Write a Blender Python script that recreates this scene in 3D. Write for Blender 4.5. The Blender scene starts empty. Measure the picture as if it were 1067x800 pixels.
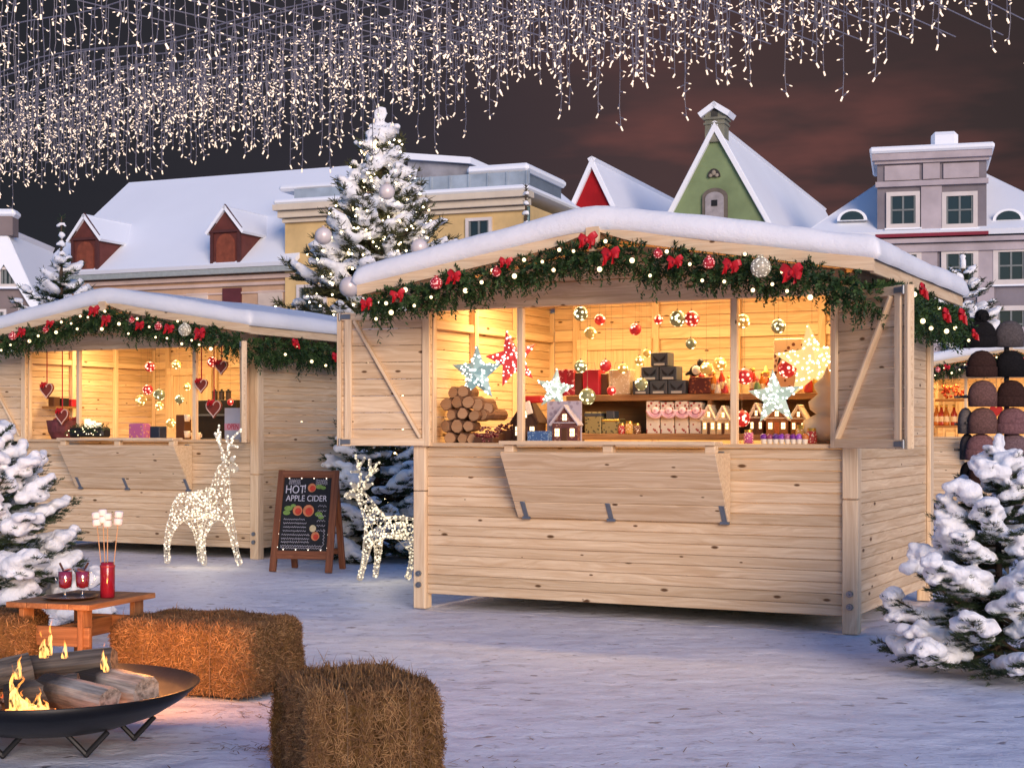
import bpy, bmesh, math, random
from mathutils import Vector, Matrix, Euler, noise as mnoise
R = math.radians
PI = math.pi
scene = bpy.context.scene
col = scene.collection
rng = random.Random(11)

# ------------------------------------------------------------------ camera frame (metres)
F_PX, CX, HOR, EYE = 1595.0, 533.5, 450.0, 1.25
def W(px, py, Y):
    return Vector(((px - CX) / F_PX * Y, Y, EYE + (HOR - py) / F_PX * Y))
def G(px, py):
    Y = EYE * F_PX / (py - HOR)
    return Vector(((px - CX) / F_PX * Y, Y, 0))

# ------------------------------------------------------------------ mesh collector
class MB:
    def __init__(s, seed=None):
        s.v = []; s.f = []; s.m = []; s.gc = []; s.rv = []
        s.r = random.Random(seed if seed is not None else rng.random())
    def add(s, verts, faces, mi=0, gc=None, rv=None):
        b = len(s.v)
        s.v.extend([tuple(p) for p in verts])
        if gc is None: gc = verts
        s.gc.extend([tuple(p) for p in gc])
        if rv is None: rv = s.r.random()
        s.rv.extend([rv] * len(verts))
        s.f.extend([tuple(i + b for i in f) for f in faces])
        s.m.extend([mi] * len(faces))
    def box(s, c, size, rot=None, ch=0.0, mi=0, rv=None):
        hx, hy, hz = size[0] / 2, size[1] / 2, size[2] / 2
        M = rot if rot is not None else Matrix.Identity(3)
        c = Vector(c)
        L = sorted(range(3), key=lambda i: -size[i])
        off = (s.r.uniform(0, 50), s.r.uniform(0, 50), s.r.uniform(0, 50))
        if ch <= 0:
            loc = [Vector((x * hx, y * hy, z * hz)) for z in (-1, 1) for y in (-1, 1) for x in (-1, 1)]
            fs = [(0, 2, 3, 1), (4, 5, 7, 6), (0, 1, 5, 4), (2, 6, 7, 3), (0, 4, 6, 2), (1, 3, 7, 5)]
        else:
            ch = min(ch, hx * .8, hy * .8, hz * .8)
            loc = []; idx = {}
            for sx in (-1, 1):
                for sy in (-1, 1):
                    for sz in (-1, 1):
                        for a in range(3):
                            p = [sx * (hx - ch), sy * (hy - ch), sz * (hz - ch)]
                            p[a] = (sx * hx, sy * hy, sz * hz)[a]
                            idx[(sx, sy, sz, a)] = len(loc); loc.append(Vector(p))
            fs = []
            for a in range(3):
                b, d = [i for i in range(3) if i != a]
                for sa in (-1, 1):
                    q = []
                    for (sb, sd) in ((-1, -1), (1, -1), (1, 1), (-1, 1)):
                        k = [0, 0, 0]; k[a] = sa; k[b] = sb; k[d] = sd
                        q.append(idx[(k[0], k[1], k[2], a)])
                    fs.append(tuple(q))
                for sb in (-1, 1):
                    for sd in (-1, 1):
                        q = []
                        for sa, ax in ((-1, b), (1, b), (1, d), (-1, d)):
                            k = [0, 0, 0]; k[a] = sa; k[b] = sb; k[d] = sd
                            q.append(idx[(k[0], k[1], k[2], ax)])
                        fs.append(tuple(q))
            for sx in (-1, 1):
                for sy in (-1, 1):
                    for sz in (-1, 1):
                        fs.append(tuple(idx[(sx, sy, sz, a)] for a in range(3)))
        gc = [(p[L[0]] + off[0], p[L[1]] + off[1], p[L[2]] + off[2]) for p in loc]
        s.add([c + M @ p for p in loc], fs, mi, gc, rv)
    def bar(s, p, q, w, h, up=(0, 0, 1), ch=0.0, mi=0, rv=None):
        p, q = Vector(p), Vector(q); d = q - p; L = d.length; d.normalize()
        up = Vector(up); x = d; y = up.cross(x)
        if y.length < 1e-5: y = Vector((0, 1, 0)).cross(x)
        y.normalize(); z = x.cross(y)
        M = Matrix((x, y, z)).transposed()
        s.box((p + q) / 2, (L, w, h), M, ch, mi, rv)
    def tube(s, pts, rad, n=6, mi=0, cap=True, rv=None):
        pts = [Vector(p) for p in pts]
        rad = rad if hasattr(rad, '__len__') else [rad] * len(pts)
        vs, fs, gc = [], [], []
        ref = None; acc = 0
        for i, p in enumerate(pts):
            t = (pts[min(i + 1, len(pts) - 1)] - pts[max(i - 1, 0)])
            if t.length < 1e-9: t = Vector((0, 0, 1))
            t.normalize()
            if ref is None:
                ref = Vector((1, 0, 0)) if abs(t.x) < .8 else Vector((0, 1, 0))
            a = (ref - t * ref.dot(t)).normalized(); b = t.cross(a); ref = a
            if i: acc += (p - pts[i - 1]).length
            for k in range(n):
                an = 2 * PI * k / n
                vs.append(p + (a * math.cos(an) + b * math.sin(an)) * rad[i])
                gc.append((acc, math.cos(an) * rad[i], math.sin(an) * rad[i]))
        for i in range(len(pts) - 1):
            for k in range(n):
                fs.append((i * n + k, i * n + (k + 1) % n, (i + 1) * n + (k + 1) % n, (i + 1) * n + k))
        if cap:
            fs.append(tuple(range(n - 1, -1, -1))); fs.append(tuple(range((len(pts) - 1) * n, len(pts) * n)))
        o = s.r.uniform(0, 50)
        s.add(vs, fs, mi, [(g[0] + o, g[1] + o, g[2]) for g in gc], rv)
    def lathe(s, prof, c=(0, 0, 0), n=24, mi=0, M=None, rv=None, wob=None):
        c = Vector(c); vs, fs = [], []
        for (r, z) in prof:
            for k in range(n):
                an = 2 * PI * k / n
                rr = r * (wob(an, z) if wob else 1)
                p = Vector((rr * math.cos(an), rr * math.sin(an), z))
                vs.append(c + (M @ p if M else p))
        for i in range(len(prof) - 1):
            for k in range(n):
                fs.append((i * n + k, i * n + (k + 1) % n, (i + 1) * n + (k + 1) % n, (i + 1) * n + k))
        if prof[0][0] > 1e-6: fs.append(tuple(range(n - 1, -1, -1)))
        if prof[-1][0] > 1e-6: fs.append(tuple(range((len(prof) - 1) * n, len(prof) * n)))
        s.add(vs, fs, mi, None, rv)
    def sphere(s, c, r, nu=12, nv=8, mi=0, sc=(1, 1, 1), M=None, rv=None, bump=0.0):
        c = Vector(c); vs = [Vector((0, 0, -1))]; fs = []
        for j in range(1, nv):
            ph = -PI / 2 + PI * j / nv
            for k in range(nu):
                a = 2 * PI * k / nu
                vs.append(Vector((math.cos(ph) * math.cos(a), math.cos(ph) * math.sin(a), math.sin(ph))))
        vs.append(Vector((0, 0, 1)))
        for k in range(nu): fs.append((0, 1 + (k + 1) % nu, 1 + k))
        for j in range(nv - 2):
            for k in range(nu):
                a = 1 + j * nu
                fs.append((a + k, a + (k + 1) % nu, a + nu + (k + 1) % nu, a + nu + k))
        last = len(vs) - 1; a = 1 + (nv - 2) * nu
        for k in range(nu): fs.append((a + k, a + (k + 1) % nu, last))
        o = Vector((s.r.uniform(0, 9), s.r.uniform(0, 9), s.r.uniform(0, 9)))
        out = []
        for v in vs:
            rr = r * (1 + bump * mnoise.noise(v * 1.7 + o)) if bump else r
            p = Vector((v.x * sc[0], v.y * sc[1], v.z * sc[2])) * rr
            out.append(c + (M @ p if M else p))
        s.add(out, fs, mi, None, rv)
    def prism(s, poly, ax, d0, d1, mi=0, c=(0, 0, 0), rv=None):
        """2D polygon extruded: ax 'y' -> poly in (x,z); 'z' -> (x,y); 'x' -> (y,z)"""
        n = len(poly); c = Vector(c)
        def mk(p, d):
            return c + Vector({'y': (p[0], d, p[1]), 'z': (p[0], p[1], d), 'x': (d, p[0], p[1])}[ax])
        vs = [mk(p, d0) for p in poly] + [mk(p, d1) for p in poly]
        fs = [tuple(range(n)), tuple(range(2 * n - 1, n - 1, -1))]
        for i in range(n):
            fs.append((i, (i + 1) % n, n + (i + 1) % n, n + i))
        s.add(vs, fs, mi, None, rv)
    def poly(s, verts, mi=0):
        s.add(verts, [tuple(range(len(verts)))], mi)
    def slab(s, verts, th, mi=0):
        """planar polygon thickened by th along its normal"""
        vs = [Vector(v) for v in verts]; n = len(vs)
        nrm = (vs[1] - vs[0]).cross(vs[2] - vs[0]).normalized()
        s.add(vs + [v + nrm * th for v in vs],
              [tuple(range(n - 1, -1, -1)), tuple(range(n, 2 * n))] + [(i, (i + 1) % n, n + (i + 1) % n, n + i) for i in range(n)], mi)
    def mesh(s, name, mats, smooth=False, recalc=True):
        me = bpy.data.meshes.new(name)
        me.from_pydata(s.v, [], s.f)
        for m in (mats if isinstance(mats, (list, tuple)) else [mats]): me.materials.append(m)
        me.polygons.foreach_set('material_index', s.m)
        a = me.attributes.new('gc', 'FLOAT_VECTOR', 'POINT')
        a.data.foreach_set('vector', [c for p in s.gc for c in p])
        a = me.attributes.new('rv', 'FLOAT', 'POINT'); a.data.foreach_set('value', s.rv)
        if recalc:
            bm = bmesh.new(); bm.from_mesh(me)
            bmesh.ops.recalc_face_normals(bm, faces=bm.faces); bm.to_mesh(me); bm.free()
        if smooth: me.polygons.foreach_set('use_smooth', [True] * len(me.polygons))
        me.update()
        return me
    def build(s, name, mats, parent=None, smooth=False, loc=None, rot=None, recalc=True):
        o = bpy.data.objects.new(name, s.mesh(name, mats, smooth, recalc)); col.objects.link(o)
        if parent is not None: o.parent = parent
        if loc is not None: o.location = loc
        if rot is not None: o.rotation_euler = rot
        return o

def tag(o, label=None, cat=None, group=None, kind=None):
    if label: o['label'] = label
    if cat: o['category'] = cat
    if group: o['group'] = group
    if kind: o['kind'] = kind
    return o
def thing(name, label, cat, loc=(0, 0, 0), rz=0.0, group=None):
    o = bpy.data.objects.new(name, None); col.objects.link(o)
    o.empty_display_size = .1
    o.location = loc; o.rotation_euler = (0, 0, rz)
    return tag(o, label, cat, group)
def copy_tree(o, parent=None):
    c = o.copy(); col.objects.link(c)
    if parent is not None: c.parent = parent
    for ch in list(o.children): copy_tree(ch, c)
    return c
def Rz(a): return Matrix.Rotation(a, 3, 'Z')
def Rx(a): return Matrix.Rotation(a, 3, 'X')
def Ry(a): return Matrix.Rotation(a, 3, 'Y')
def smooth01(a, b, x):
    t = max(0, min(1, (x - a) / (b - a))); return t * t * (3 - 2 * t)

# ------------------------------------------------------------------ materials
class NT:
    def __init__(s, name):
        s.mat = bpy.data.materials.new(name); s.mat.use_nodes = True
        s.t = s.mat.node_tree; s.t.nodes.clear()
        s.out = s.t.nodes.new('ShaderNodeOutputMaterial')
    def n(s, typ, **kw):
        nd = s.t.nodes.new('ShaderNode' + typ)
        for k, v in kw.items():
            if k.startswith('i_'):
                key = k[2:]
                nd.inputs[int(key) if key.isdigit() else key.replace('_', ' ')].default_value = v
            else: setattr(nd, k, v)
        return nd
    def l(s, a, b): s.t.links.new(a, b)
    def attr(s, name, sock): return s.n('Attribute', attribute_name=name).outputs[sock]
    def gc(s): return s.attr('gc', 'Vector')
    def rv(s): return s.attr('rv', 'Fac')
    def objc(s): return s.n('TexCoord').outputs['Object']
    def mapping(s, v, scale=(1, 1, 1), loc=(0, 0, 0)):
        m = s.n('Mapping'); m.inputs['Scale'].default_value = scale; m.inputs['Location'].default_value = loc
        s.l(v, m.inputs['Vector']); return m.outputs[0]
    def noise(s, v, scale, detail=3, rough=.55, dist=0.0):
        n = s.n('TexNoise'); n.inputs['Scale'].default_value = scale; n.inputs['Detail'].default_value = detail
        n.inputs['Roughness'].default_value = rough; n.inputs['Distortion'].default_value = dist
        if v is not None: s.l(v, n.inputs['Vector'])
        return n.outputs['Fac']
    def ramp(s, fac, stops, interp='LINEAR'):
        r = s.n('ValToRGB'); cr = r.color_ramp; cr.interpolation = interp
        while len(cr.elements) < len(stops): cr.elements.new(.5)
        for e, (p, c) in zip(cr.elements, stops):
            e.position = p; e.color = (c[0], c[1], c[2], 1) if hasattr(c, '__len__') else (c, c, c, 1)
        s.l(fac, r.inputs[0]); return r.outputs[0]
    def mix(s, fac, a, b, mode='MIX'):
        m = s.n('Mix', data_type='RGBA', blend_type=mode)
        for sock, v in ((m.inputs[0], fac), (m.inputs[6], a), (m.inputs[7], b)):
            if hasattr(v, 'is_linked') or isinstance(v, bpy.types.NodeSocket): s.l(v, sock)
            elif hasattr(v, '__len__'): sock.default_value = (v[0], v[1], v[2], 1)
            else: sock.default_value = v
        return m.outputs[2]
    def math(s, op, a, b=None, c=None, clamp=False):
        m = s.n('Math', operation=op); m.use_clamp = clamp
        for i, v in enumerate((a, b, c)):
            if v is None: continue
            if isinstance(v, bpy.types.NodeSocket): s.l(v, m.inputs[i])
            else: m.inputs[i].default_value = v
        return m.outputs[0]
    def bump(s, h, strength=.3, dist=.01):
        b = s.n('Bump'); b.inputs['Strength'].default_value = strength; b.inputs['Distance'].default_value = dist
        s.l(h, b.inputs['Height']); return b.outputs[0]
    def principled(s, color=None, rough=.6, normal=None, metallic=0.0, spec=.5, emis=None, estr=None, trans=None, ior=None):
        p = s.n('BsdfPrincipled')
        def put(name, v):
            if v is None: return
            sk = p.inputs[name]
            if isinstance(v, bpy.types.NodeSocket): s.l(v, sk)
            elif hasattr(v, '__len__') and len(v) == 3: sk.default_value = (v[0], v[1], v[2], 1)
            else: sk.default_value = v
        put('Base Color', color); put('Roughness', rough); put('Normal', normal); put('Metallic', metallic)
        put('Specular IOR Level', spec); put('Emission Color', emis); put('Emission Strength', estr)
        put('Transmission Weight', trans); put('IOR', ior)
        s.l(p.outputs[0], s.out.inputs[0]); return p

MATS = {}
def cached(f):
    def g(*a, **k):
        key = (f.__name__, a, tuple(sorted(k.items())))
        if key not in MATS: MATS[key] = f(*a, **k)
        return MATS[key]
    return g

@cached
def m_wood(name, light, dark, knot=(.12, .06, .025), knots=1.0, tint=.25, rough=.55):
    t = NT(name); gc = t.gc(); rv = t.rv()
    warp = t.noise(t.mapping(gc, (1.2, 5, 5)), 1.0, 2)
    v2 = t.n('VectorMath', operation='ADD'); t.l(t.mapping(gc, (.8, 26, 26)), v2.inputs[0])
    cmb = t.n('CombineXYZ'); t.l(t.math('MULTIPLY', warp, 5.0), cmb.inputs[1]); t.l(t.math('MULTIPLY', warp, 3.0), cmb.inputs[2])
    t.l(cmb.outputs[0], v2.inputs[1])
    g1 = t.noise(v2.outputs[0], 1.6, 4, .6)
    g2 = t.noise(t.mapping(gc, (3, 130, 130)), 1.0, 2, .6)
    gr = t.math('ADD', t.math('MULTIPLY', g1, .75), t.math('MULTIPLY', g2, .25))
    c = t.ramp(gr, [(.36, dark), (.5, [(a + b) / 2 for a, b in zip(light, dark)]), (.62, light)])
    st_ = t.noise(t.mapping(gc, (.8, 70, 70), (7, 3, 1)), 1.0, 3, .6)
    c = t.mix(t.math('MULTIPLY', t.ramp(st_, [(.58, (0, 0, 0)), (.72, (1, 1, 1))]),   .6), c, [d * .74 for d in dark])
    tone = t.ramp(rv, [(0, (1 - tint, 1 - tint * 1.05, 1 - tint * 1.15)), (.5, (1 - tint * .4,) * 3), (1, (1, 1, 1))])
    c = t.mix(1.0, c, tone, 'MULTIPLY')
    vo = t.n('TexVoronoi', voronoi_dimensions='2D'); t.l(t.mapping(gc, (2.6, 6.5, 0.0)), vo.inputs['Vector']); vo.inputs['Scale'].default_value = 1.0
    pick = t.n('SeparateColor'); t.l(vo.outputs['Color'], pick.inputs[0])
    on = t.math('GREATER_THAN', pick.outputs[0], 1 - .50 * knots)
    sz = t.math('MULTIPLY_ADD', pick.outputs[1], .07, .022)
    kd = t.math('DIVIDE', vo.outputs['Distance'], sz)
    kmask = t.math('MULTIPLY', t.ramp(kd, [(.55, (1, 1, 1)), (1.0, (0, 0, 0))]), on)
    ring = t.math('MULTIPLY', t.ramp(kd, [(.9, (.55, .55, .55)), (2.6, (0, 0, 0))]), on)
    c = t.mix(ring, c, [d * .75 for d in dark]); c = t.mix(kmask, c, knot)
    h = t.math('ADD', g1, t.math('MULTIPLY', g2, .6))
    t.principled(c, rough, t.bump(h, .25, .004), spec=.25)
    return t.mat

@cached
def m_plain(name, color, rough=.6, metallic=0.0, var=.12, scale=8.0, spec=.4, bump=.15):
    t = NT(name); v = t.objc(); n = t.noise(v, scale, 4, .6)
    lo = [max(0, c * (1 - var)) for c in color]; hi = [min(1, c * (1 + var)) for c in color]
    c = t.ramp(n, [(.3, lo), (.7, hi)])
    t.principled(c, rough, t.bump(t.noise(v, scale * 6, 3), bump, .004), metallic, spec)
    return t.mat

@cached
def m_snow(name, scale=14.0, bump=.35, color=(.85, .87, .91)):
    t = NT(name); v = t.objc()
    n1 = t.noise(v, scale, 4, .6); n2 = t.noise(v, scale * 6, 3, .65)
    c = t.ramp(t.noise(v, scale * .25, 3), [(.3, [x * .94 for x in color]), (.7, color)])
    h = t.math('ADD', n1, t.math('MULTIPLY', n2, .35))
    t.principled(c, .62, t.bump(h, bump, .02), spec=.3)
    return t.mat

@cached
def m_needles(name, a, b, rough=.55):
    t = NT(name); rv = t.rv()
    c = t.ramp(rv, [(0, a), (.6, [(x + y) / 2 for x, y in zip(a, b)]), (1, b)])
    p = t.principled(c, rough, spec=.3)
    return t.mat

@cached
def m_glow(name, color, strength, base=(.8, .8, .8), sample=False):
    t = NT(name)
    t.principled(base, .4, emis=color, estr=strength)
    if not sample: t.mat.cycles.emission_sampling = 'NONE'
    return t.mat

@cached
def m_led(name, base, dot, strength, scale=40.0, size=.33, rough=.25, floor=0.0):
    """lit decoration: body colour with small glowing points set in it"""
    t = NT(name); vo = t.n('TexVoronoi'); vo.inputs['Scale'].default_value = scale; vo.inputs['Randomness'].default_value = .75
    t.l(t.objc(), vo.inputs['Vector'])
    m = t.ramp(vo.outputs['Distance'], [(size * .55, (1, 1, 1)), (size, (0, 0, 0))])
    c = t.mix(m, base, dot)
    e = t.math('MULTIPLY_ADD', m, strength, floor)
    ec = t.mix(m, base, dot)
    t.principled(c, rough, emis=ec, estr=e)
    t.mat.cycles.emission_sampling = 'NONE'
    return t.mat

@cached
def m_glass(name, color=(.02, .025, .03), rough=.06):
    t = NT(name); t.principled(color, rough, spec=.6); return t.mat

@cached
def m_patch(name, a, b, scale=30.0, rough=.5, dots=True):
    """printed paper / card: second colour in small printed shapes"""
    t = NT(name); v = t.objc()
    vo = t.n('TexVoronoi'); vo.inputs['Scale'].default_value = scale; t.l(v, vo.inputs['Vector'])
    m = t.ramp(vo.outputs['Distance'], [(.28, (1, 1, 1)), (.36, (0, 0, 0))])
    t.principled(t.mix(m, a, b), rough, spec=.3); return t.mat

PINE = m_wood('pine_boards', (.84, .645, .425), (.63, .43, .25), tint=.2)
PINE_POST = m_wood('pine_posts', (.85, .665, .445), (.68, .48, .295), tint=.12, knots=.6)
SHELFW = m_wood('shelf_wood', (.42, .22, .09), (.27, .13, .05), knots=.4)
TABLEW = m_wood('bench_wood', (.42, .20, .085), (.25, .105, .04), knots=.5)
SIGNW = m_wood('sign_wood', (.30, .115, .055), (.17, .06, .03), knots=.3)
BROWNW = m_wood('door_wood', (.16, .035, .02), (.08, .02, .012), knots=.1)
SNOW = m_snow('snow_layer')
SNOW_TREE = m_snow('snow_on_branches', 34.0, .7, (.94, .95, .97))
SNOW_FAR = m_snow('snow_on_roofs', 1.2, .25, (.86, .90, .95))
STEEL = m_plain('galvanised_steel', (.22, .24, .27), .45, .7)
BLACKIRON = m_plain('black_iron', (.018, .018, .02), .5, .3)
NEEDLE = m_needles('fir_needles', (.012, .028, .014), (.06, .085, .032))
NEEDLE_WARM = m_needles('fir_needles_olive', (.02, .03, .012), (.11, .105, .04))
GARL = m_needles('garland_needles', (.008, .03, .010), (.055, .11, .03))
BARK = m_plain('bark', (.07, .045, .03), .9, 0, .4, 20)
RED = m_plain('red_ribbon', (.50, .012, .02), .38, 0, .15, 20)
BULB = m_glow('warm_bulb', (1, .72, .33), .85)
# ------------------------------------------------------------------ camera
cd = bpy.data.cameras.new('camera'); cam = bpy.data.objects.new('camera', cd); col.objects.link(cam)
cam.location = (0, 0, EYE); cam.rotation_euler = (R(90), 0, 0)
cd.sensor_width = 36; cd.lens = F_PX / 1067 * 36; cd.shift_y = 50 / 1067
cd.clip_start = .05; cd.clip_end = 2000
scene.camera = cam

# ------------------------------------------------------------------ sky: clear dusk light overhead and behind, a dark cloud bank in front
SUN_EL, SUN_AZ = R(15), R(163)          # azimuth from +Y, clockwise
w = bpy.data.worlds.new('World'); scene.world = w; w.use_nodes = True
nt = w.node_tree; nt.nodes.clear()
def wn(typ, **kw):
    n = nt.nodes.new('ShaderNode' + typ)
    for k, v in kw.items(): setattr(n, k, v)
    return n
def wm(op, a, b=None, c=None, clamp=False):
    m = wn('Math', operation=op); m.use_clamp = clamp
    for i, v in enumerate((a, b, c)):
        if v is None: continue
        if isinstance(v, bpy.types.NodeSocket): nt.links.new(v, m.inputs[i])
        else: m.inputs[i].default_value = v
    return m.outputs[0]
def wramp(f, stops):
    r = wn('ValToRGB'); cr = r.color_ramp
    while len(cr.elements) < len(stops): cr.elements.new(.5)
    for e, (p, c) in zip(cr.elements, stops): e.position = p; e.color = (c[0], c[1], c[2], 1)
    nt.links.new(f, r.inputs[0]); return r.outputs[0]
def wmix(f, a, b, mode='MIX'):
    m = wn('Mix', data_type='RGBA', blend_type=mode)
    for s, v in ((m.inputs[0], f), (m.inputs[6], a), (m.inputs[7], b)):
        if isinstance(v, bpy.types.NodeSocket): nt.links.new(v, s)
        elif hasattr(v, '__len__'): s.default_value = (*v, 1)
        else: s.default_value = v
    return m.outputs[2]
tc = wn('TexCoord'); sx = wn('SeparateXYZ'); nt.links.new(tc.outputs['Generated'], sx.inputs[0])
X_, Y_, Z_ = sx.outputs
sky = wn('TexSky', sky_type='NISHITA'); sky.sun_disc = False
sky.sun_elevation = R(4); sky.sun_rotation = SUN_AZ; sky.air_density = 1.6; sky.dust_density = 1.2; sky.ozone_density = 4.5
# cloud bank
mp = wn('Mapping'); mp.inputs['Scale'].default_value = (2.2, 2.2, 9.0); nt.links.new(tc.outputs['Generated'], mp.inputs[0])
nz = wn('TexNoise'); nz.inputs['Scale'].default_value = 1.6; nz.inputs['Detail'].default_value = 5; nz.inputs['Roughness'].default_value = .55
nt.links.new(mp.outputs[0], nz.inputs[0])
nz2 = wn('TexNoise'); nz2.inputs['Scale'].default_value = 3.4; nz2.inputs['Detail'].default_value = 4
nt.links.new(mp.outputs[0], nz2.inputs[0])
az = wm('DIVIDE', X_, wm('MAXIMUM', Y_, .05))                      # tan(azimuth)
base = wramp(wm('MULTIPLY_ADD', az, 1.0, .5), [(.15, (.0095, .0098, .0120)), (.42, (.0150, .0130, .0160)), (.60, (.031, .0180, .0180)), (.85, (.017, .012, .012))])
base = wmix(wm('MULTIPLY', nz.outputs['Fac'], .9), base, wmix(1.0, base, (.62, .66, .72), 'MULTIPLY'))
streak = wramp(nz2.outputs['Fac'], [(.46, (0, 0, 0)), (.74, (1, 1, 1))])
elmask = wramp(wm('MULTIPLY', Z_, 4.0), [(.10, (.2, .2, .2)), (.50, (1, 1, 1)), (.74, (1, 1, 1)), (1.0, (0, 0, 0))])
azmask = wramp(wm('MULTIPLY_ADD', az, 1.0, .5), [(.44, (0, 0, 0)), (.58, (1, 1, 1)), (.74, (1, 1, 1)), (.90, (.15, .15, .15))])
sm = wmix(1.0, wmix(1.0, streak, elmask, 'MULTIPLY'), azmask, 'MULTIPLY')
cloud = wmix(sm, base, (.070, .025, .022))
f = wm('SUBTRACT', Y_, wm('MULTIPLY', Z_, .8))
mr = wn('MapRange', interpolation_type='SMOOTHSTEP'); nt.links.new(f, mr.inputs[0])
mr.inputs[1].default_value = .12; mr.inputs[2].default_value = .5
SKY_STR, CLOUD_STR = .12, .12
skyc = wmix(1.0, sky.outputs[0], (.68, .985, 1.40), 'MULTIPLY')
cl_scaled = wmix(1.0, cloud, (.88 / CLOUD_STR,) * 3, 'MULTIPLY')
final = wmix(mr.outputs[0], skyc, cl_scaled)
bg = wn('Background'); bg.inputs[1].default_value = SKY_STR; nt.links.new(final, bg.inputs[0])
wo = wn('OutputWorld'); nt.links.new(bg.outputs[0], wo.inputs[0])
w.cycles.sampling_method = 'AUTOMATIC'

sl = bpy.data.lights.new('sun', 'SUN'); so = bpy.data.objects.new('sun', sl); col.objects.link(so)
sl.energy = 1.0; sl.angle = R(28); sl.color = (1.0, .79, .68)
sd = Vector((math.sin(SUN_AZ) * math.cos(SUN_EL), math.cos(SUN_AZ) * math.cos(SUN_EL), math.sin(SUN_EL)))
so.rotation_euler = (-sd).to_track_quat('-Z', 'Y').to_euler(); so.location = (0, -8, 12)

vs = scene.view_settings
vs.view_transform = 'Standard'; vs.look = 'None'; vs.exposure = 1.6; vs.gamma = 1; vs.use_curve_mapping = False
scene.render.engine = 'CYCLES'
cy = scene.cycles
cy.use_denoising = True
try: cy.denoiser = 'OPENIMAGEDENOISE'
except Exception: pass
cy.max_bounces = 6; cy.diffuse_bounces = 3; cy.glossy_bounces = 3; cy.transmission_bounces = 5; cy.transparent_max_bounces = 8
cy.sample_clamp_indirect = 4; cy.caustics_reflective = False; cy.caustics_refractive = False

# ------------------------------------------------------------------ snowy ground: one sheet, finer near the camera
def axis(lims):
    out = []
    for a, b, st in lims:
        n = max(1, round((b - a) / st)); out += [a + (b - a) * i / n for i in range(n)]
    return out + [lims[-1][1]]
def ground_h(x, y):
    if not (-9 < x < 10 and 2 < y < 26): return 0.0
    e = smooth01(0, 1.5, min(x + 9, 10 - x, y - 2, 26 - y))
    p = Vector((x, y, 0))
    return e * (.009 * mnoise.noise(p * 1.1) + .007 * mnoise.noise(p * 3.7) - .016 * max(0, mnoise.noise(p * 5.3 + Vector((9, 3, 0))) - .12) + .006 * mnoise.noise(p * 9.0)) - .004
xs = axis([(-400, -60, 80), (-60, -10, 10), (-10, 10.5, .055), (10.5, 60, 10), (60, 400, 80)])
ys = axis([(-60, 2, 10), (2, 13, .055), (13, 27, .2), (27, 90, 10), (90, 700, 90)])
verts = [(x, y, ground_h(x, y)) for y in ys for x in xs]
nx = len(xs)
faces = [(j * nx + i, j * nx + i + 1, (j + 1) * nx + i + 1, (j + 1) * nx + i) for j in range(len(ys) - 1) for i in range(nx - 1)]
gm = MB(); gm.add(verts, faces)
t = NT('trodden_snow'); v = t.objc()
n_big = t.noise(v, .55, 3); n_mid = t.noise(t.mapping(v, (3, 5.5, 4)), 1.0, 5, .62); n_fine = t.noise(v, 30, 4, .7)
c = t.ramp(n_big, [(.32, (.64, .68, .79)), (.68, (.77, .80, .88))])
dirt = t.ramp(t.noise(t.mapping(v, (1.6, 3.4, 3)), 1.9, 6, .72), [(.52, (0, 0, 0)), (.66, (1, 1, 1))])
fleck = t.ramp(t.noise(t.mapping(v, (9, 17, 9)), 1.0, 4, .7), [(.57, (0, 0, 0)), (.68, (1, 1, 1))])
c = t.mix(t.math('MULTIPLY', dirt, .42), c, (.42, .43, .52))
c = t.mix(t.math('MULTIPLY', fleck, .7), c, (.27, .265, .31))
v3 = t.n('TexVoronoi', voronoi_dimensions='2D'); v3.inputs['Scale'].default_value = 4.3; wv_ = t.n('VectorMath', operation='ADD'); t.l(t.mapping(v, (1, 1.6, 1)), wv_.inputs[0]); nz_ = t.n('TexNoise'); nz_.inputs['Scale'].default_value = 14; t.l(v, nz_.inputs['Vector']); sc_ = t.n('VectorMath', operation='SCALE'); sc_.inputs['Scale'].default_value = .14; t.l(nz_.outputs['Color'], sc_.inputs[0]); t.l(sc_.outputs[0], wv_.inputs[1]); t.l(wv_.outputs[0], v3.inputs['Vector'])
pk = t.n('SeparateColor'); t.l(v3.outputs['Color'], pk.inputs[0])
spot = t.math('MULTIPLY', t.ramp(t.math('DIVIDE', v3.outputs['Distance'], t.math('MULTIPLY_ADD', pk.outputs[1], .13, .03)), [(.5, (1, 1, 1)), (1.0, (0, 0, 0))]), t.math('GREATER_THAN', pk.outputs[0], .62))
c = t.mix(t.math('MULTIPLY', spot, .8), c, (.15, .13, .15))
vo = t.n('TexVoronoi', feature='SMOOTH_F1', voronoi_dimensions='2D'); vo.inputs['Scale'].default_value = 3.1; t.l(t.mapping(v, (1, 1.5, 1)), vo.inputs['Vector'])
foot = t.ramp(vo.outputs['Distance'], [(.12, (0, 0, 0)), (.34, (1, 1, 1))])
c = t.mix(t.math('MULTIPLY', t.math('SUBTRACT', 1.0, foot), .16), c, (.42, .43, .52))
h = t.math('ADD', t.math('SUBTRACT', t.math('MULTIPLY', foot, .4), t.math('MULTIPLY', spot, .5)), t.math('MULTIPLY', n_mid, 1.3))
h = t.math('ADD', h, t.math('MULTIPLY', n_fine, .6))
t.principled(c, .5, t.bump(h, .5, .028), spec=.35)
g = gm.build('ground', t.mat, smooth=True, recalc=False); tag(g, kind='structure')
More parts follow.
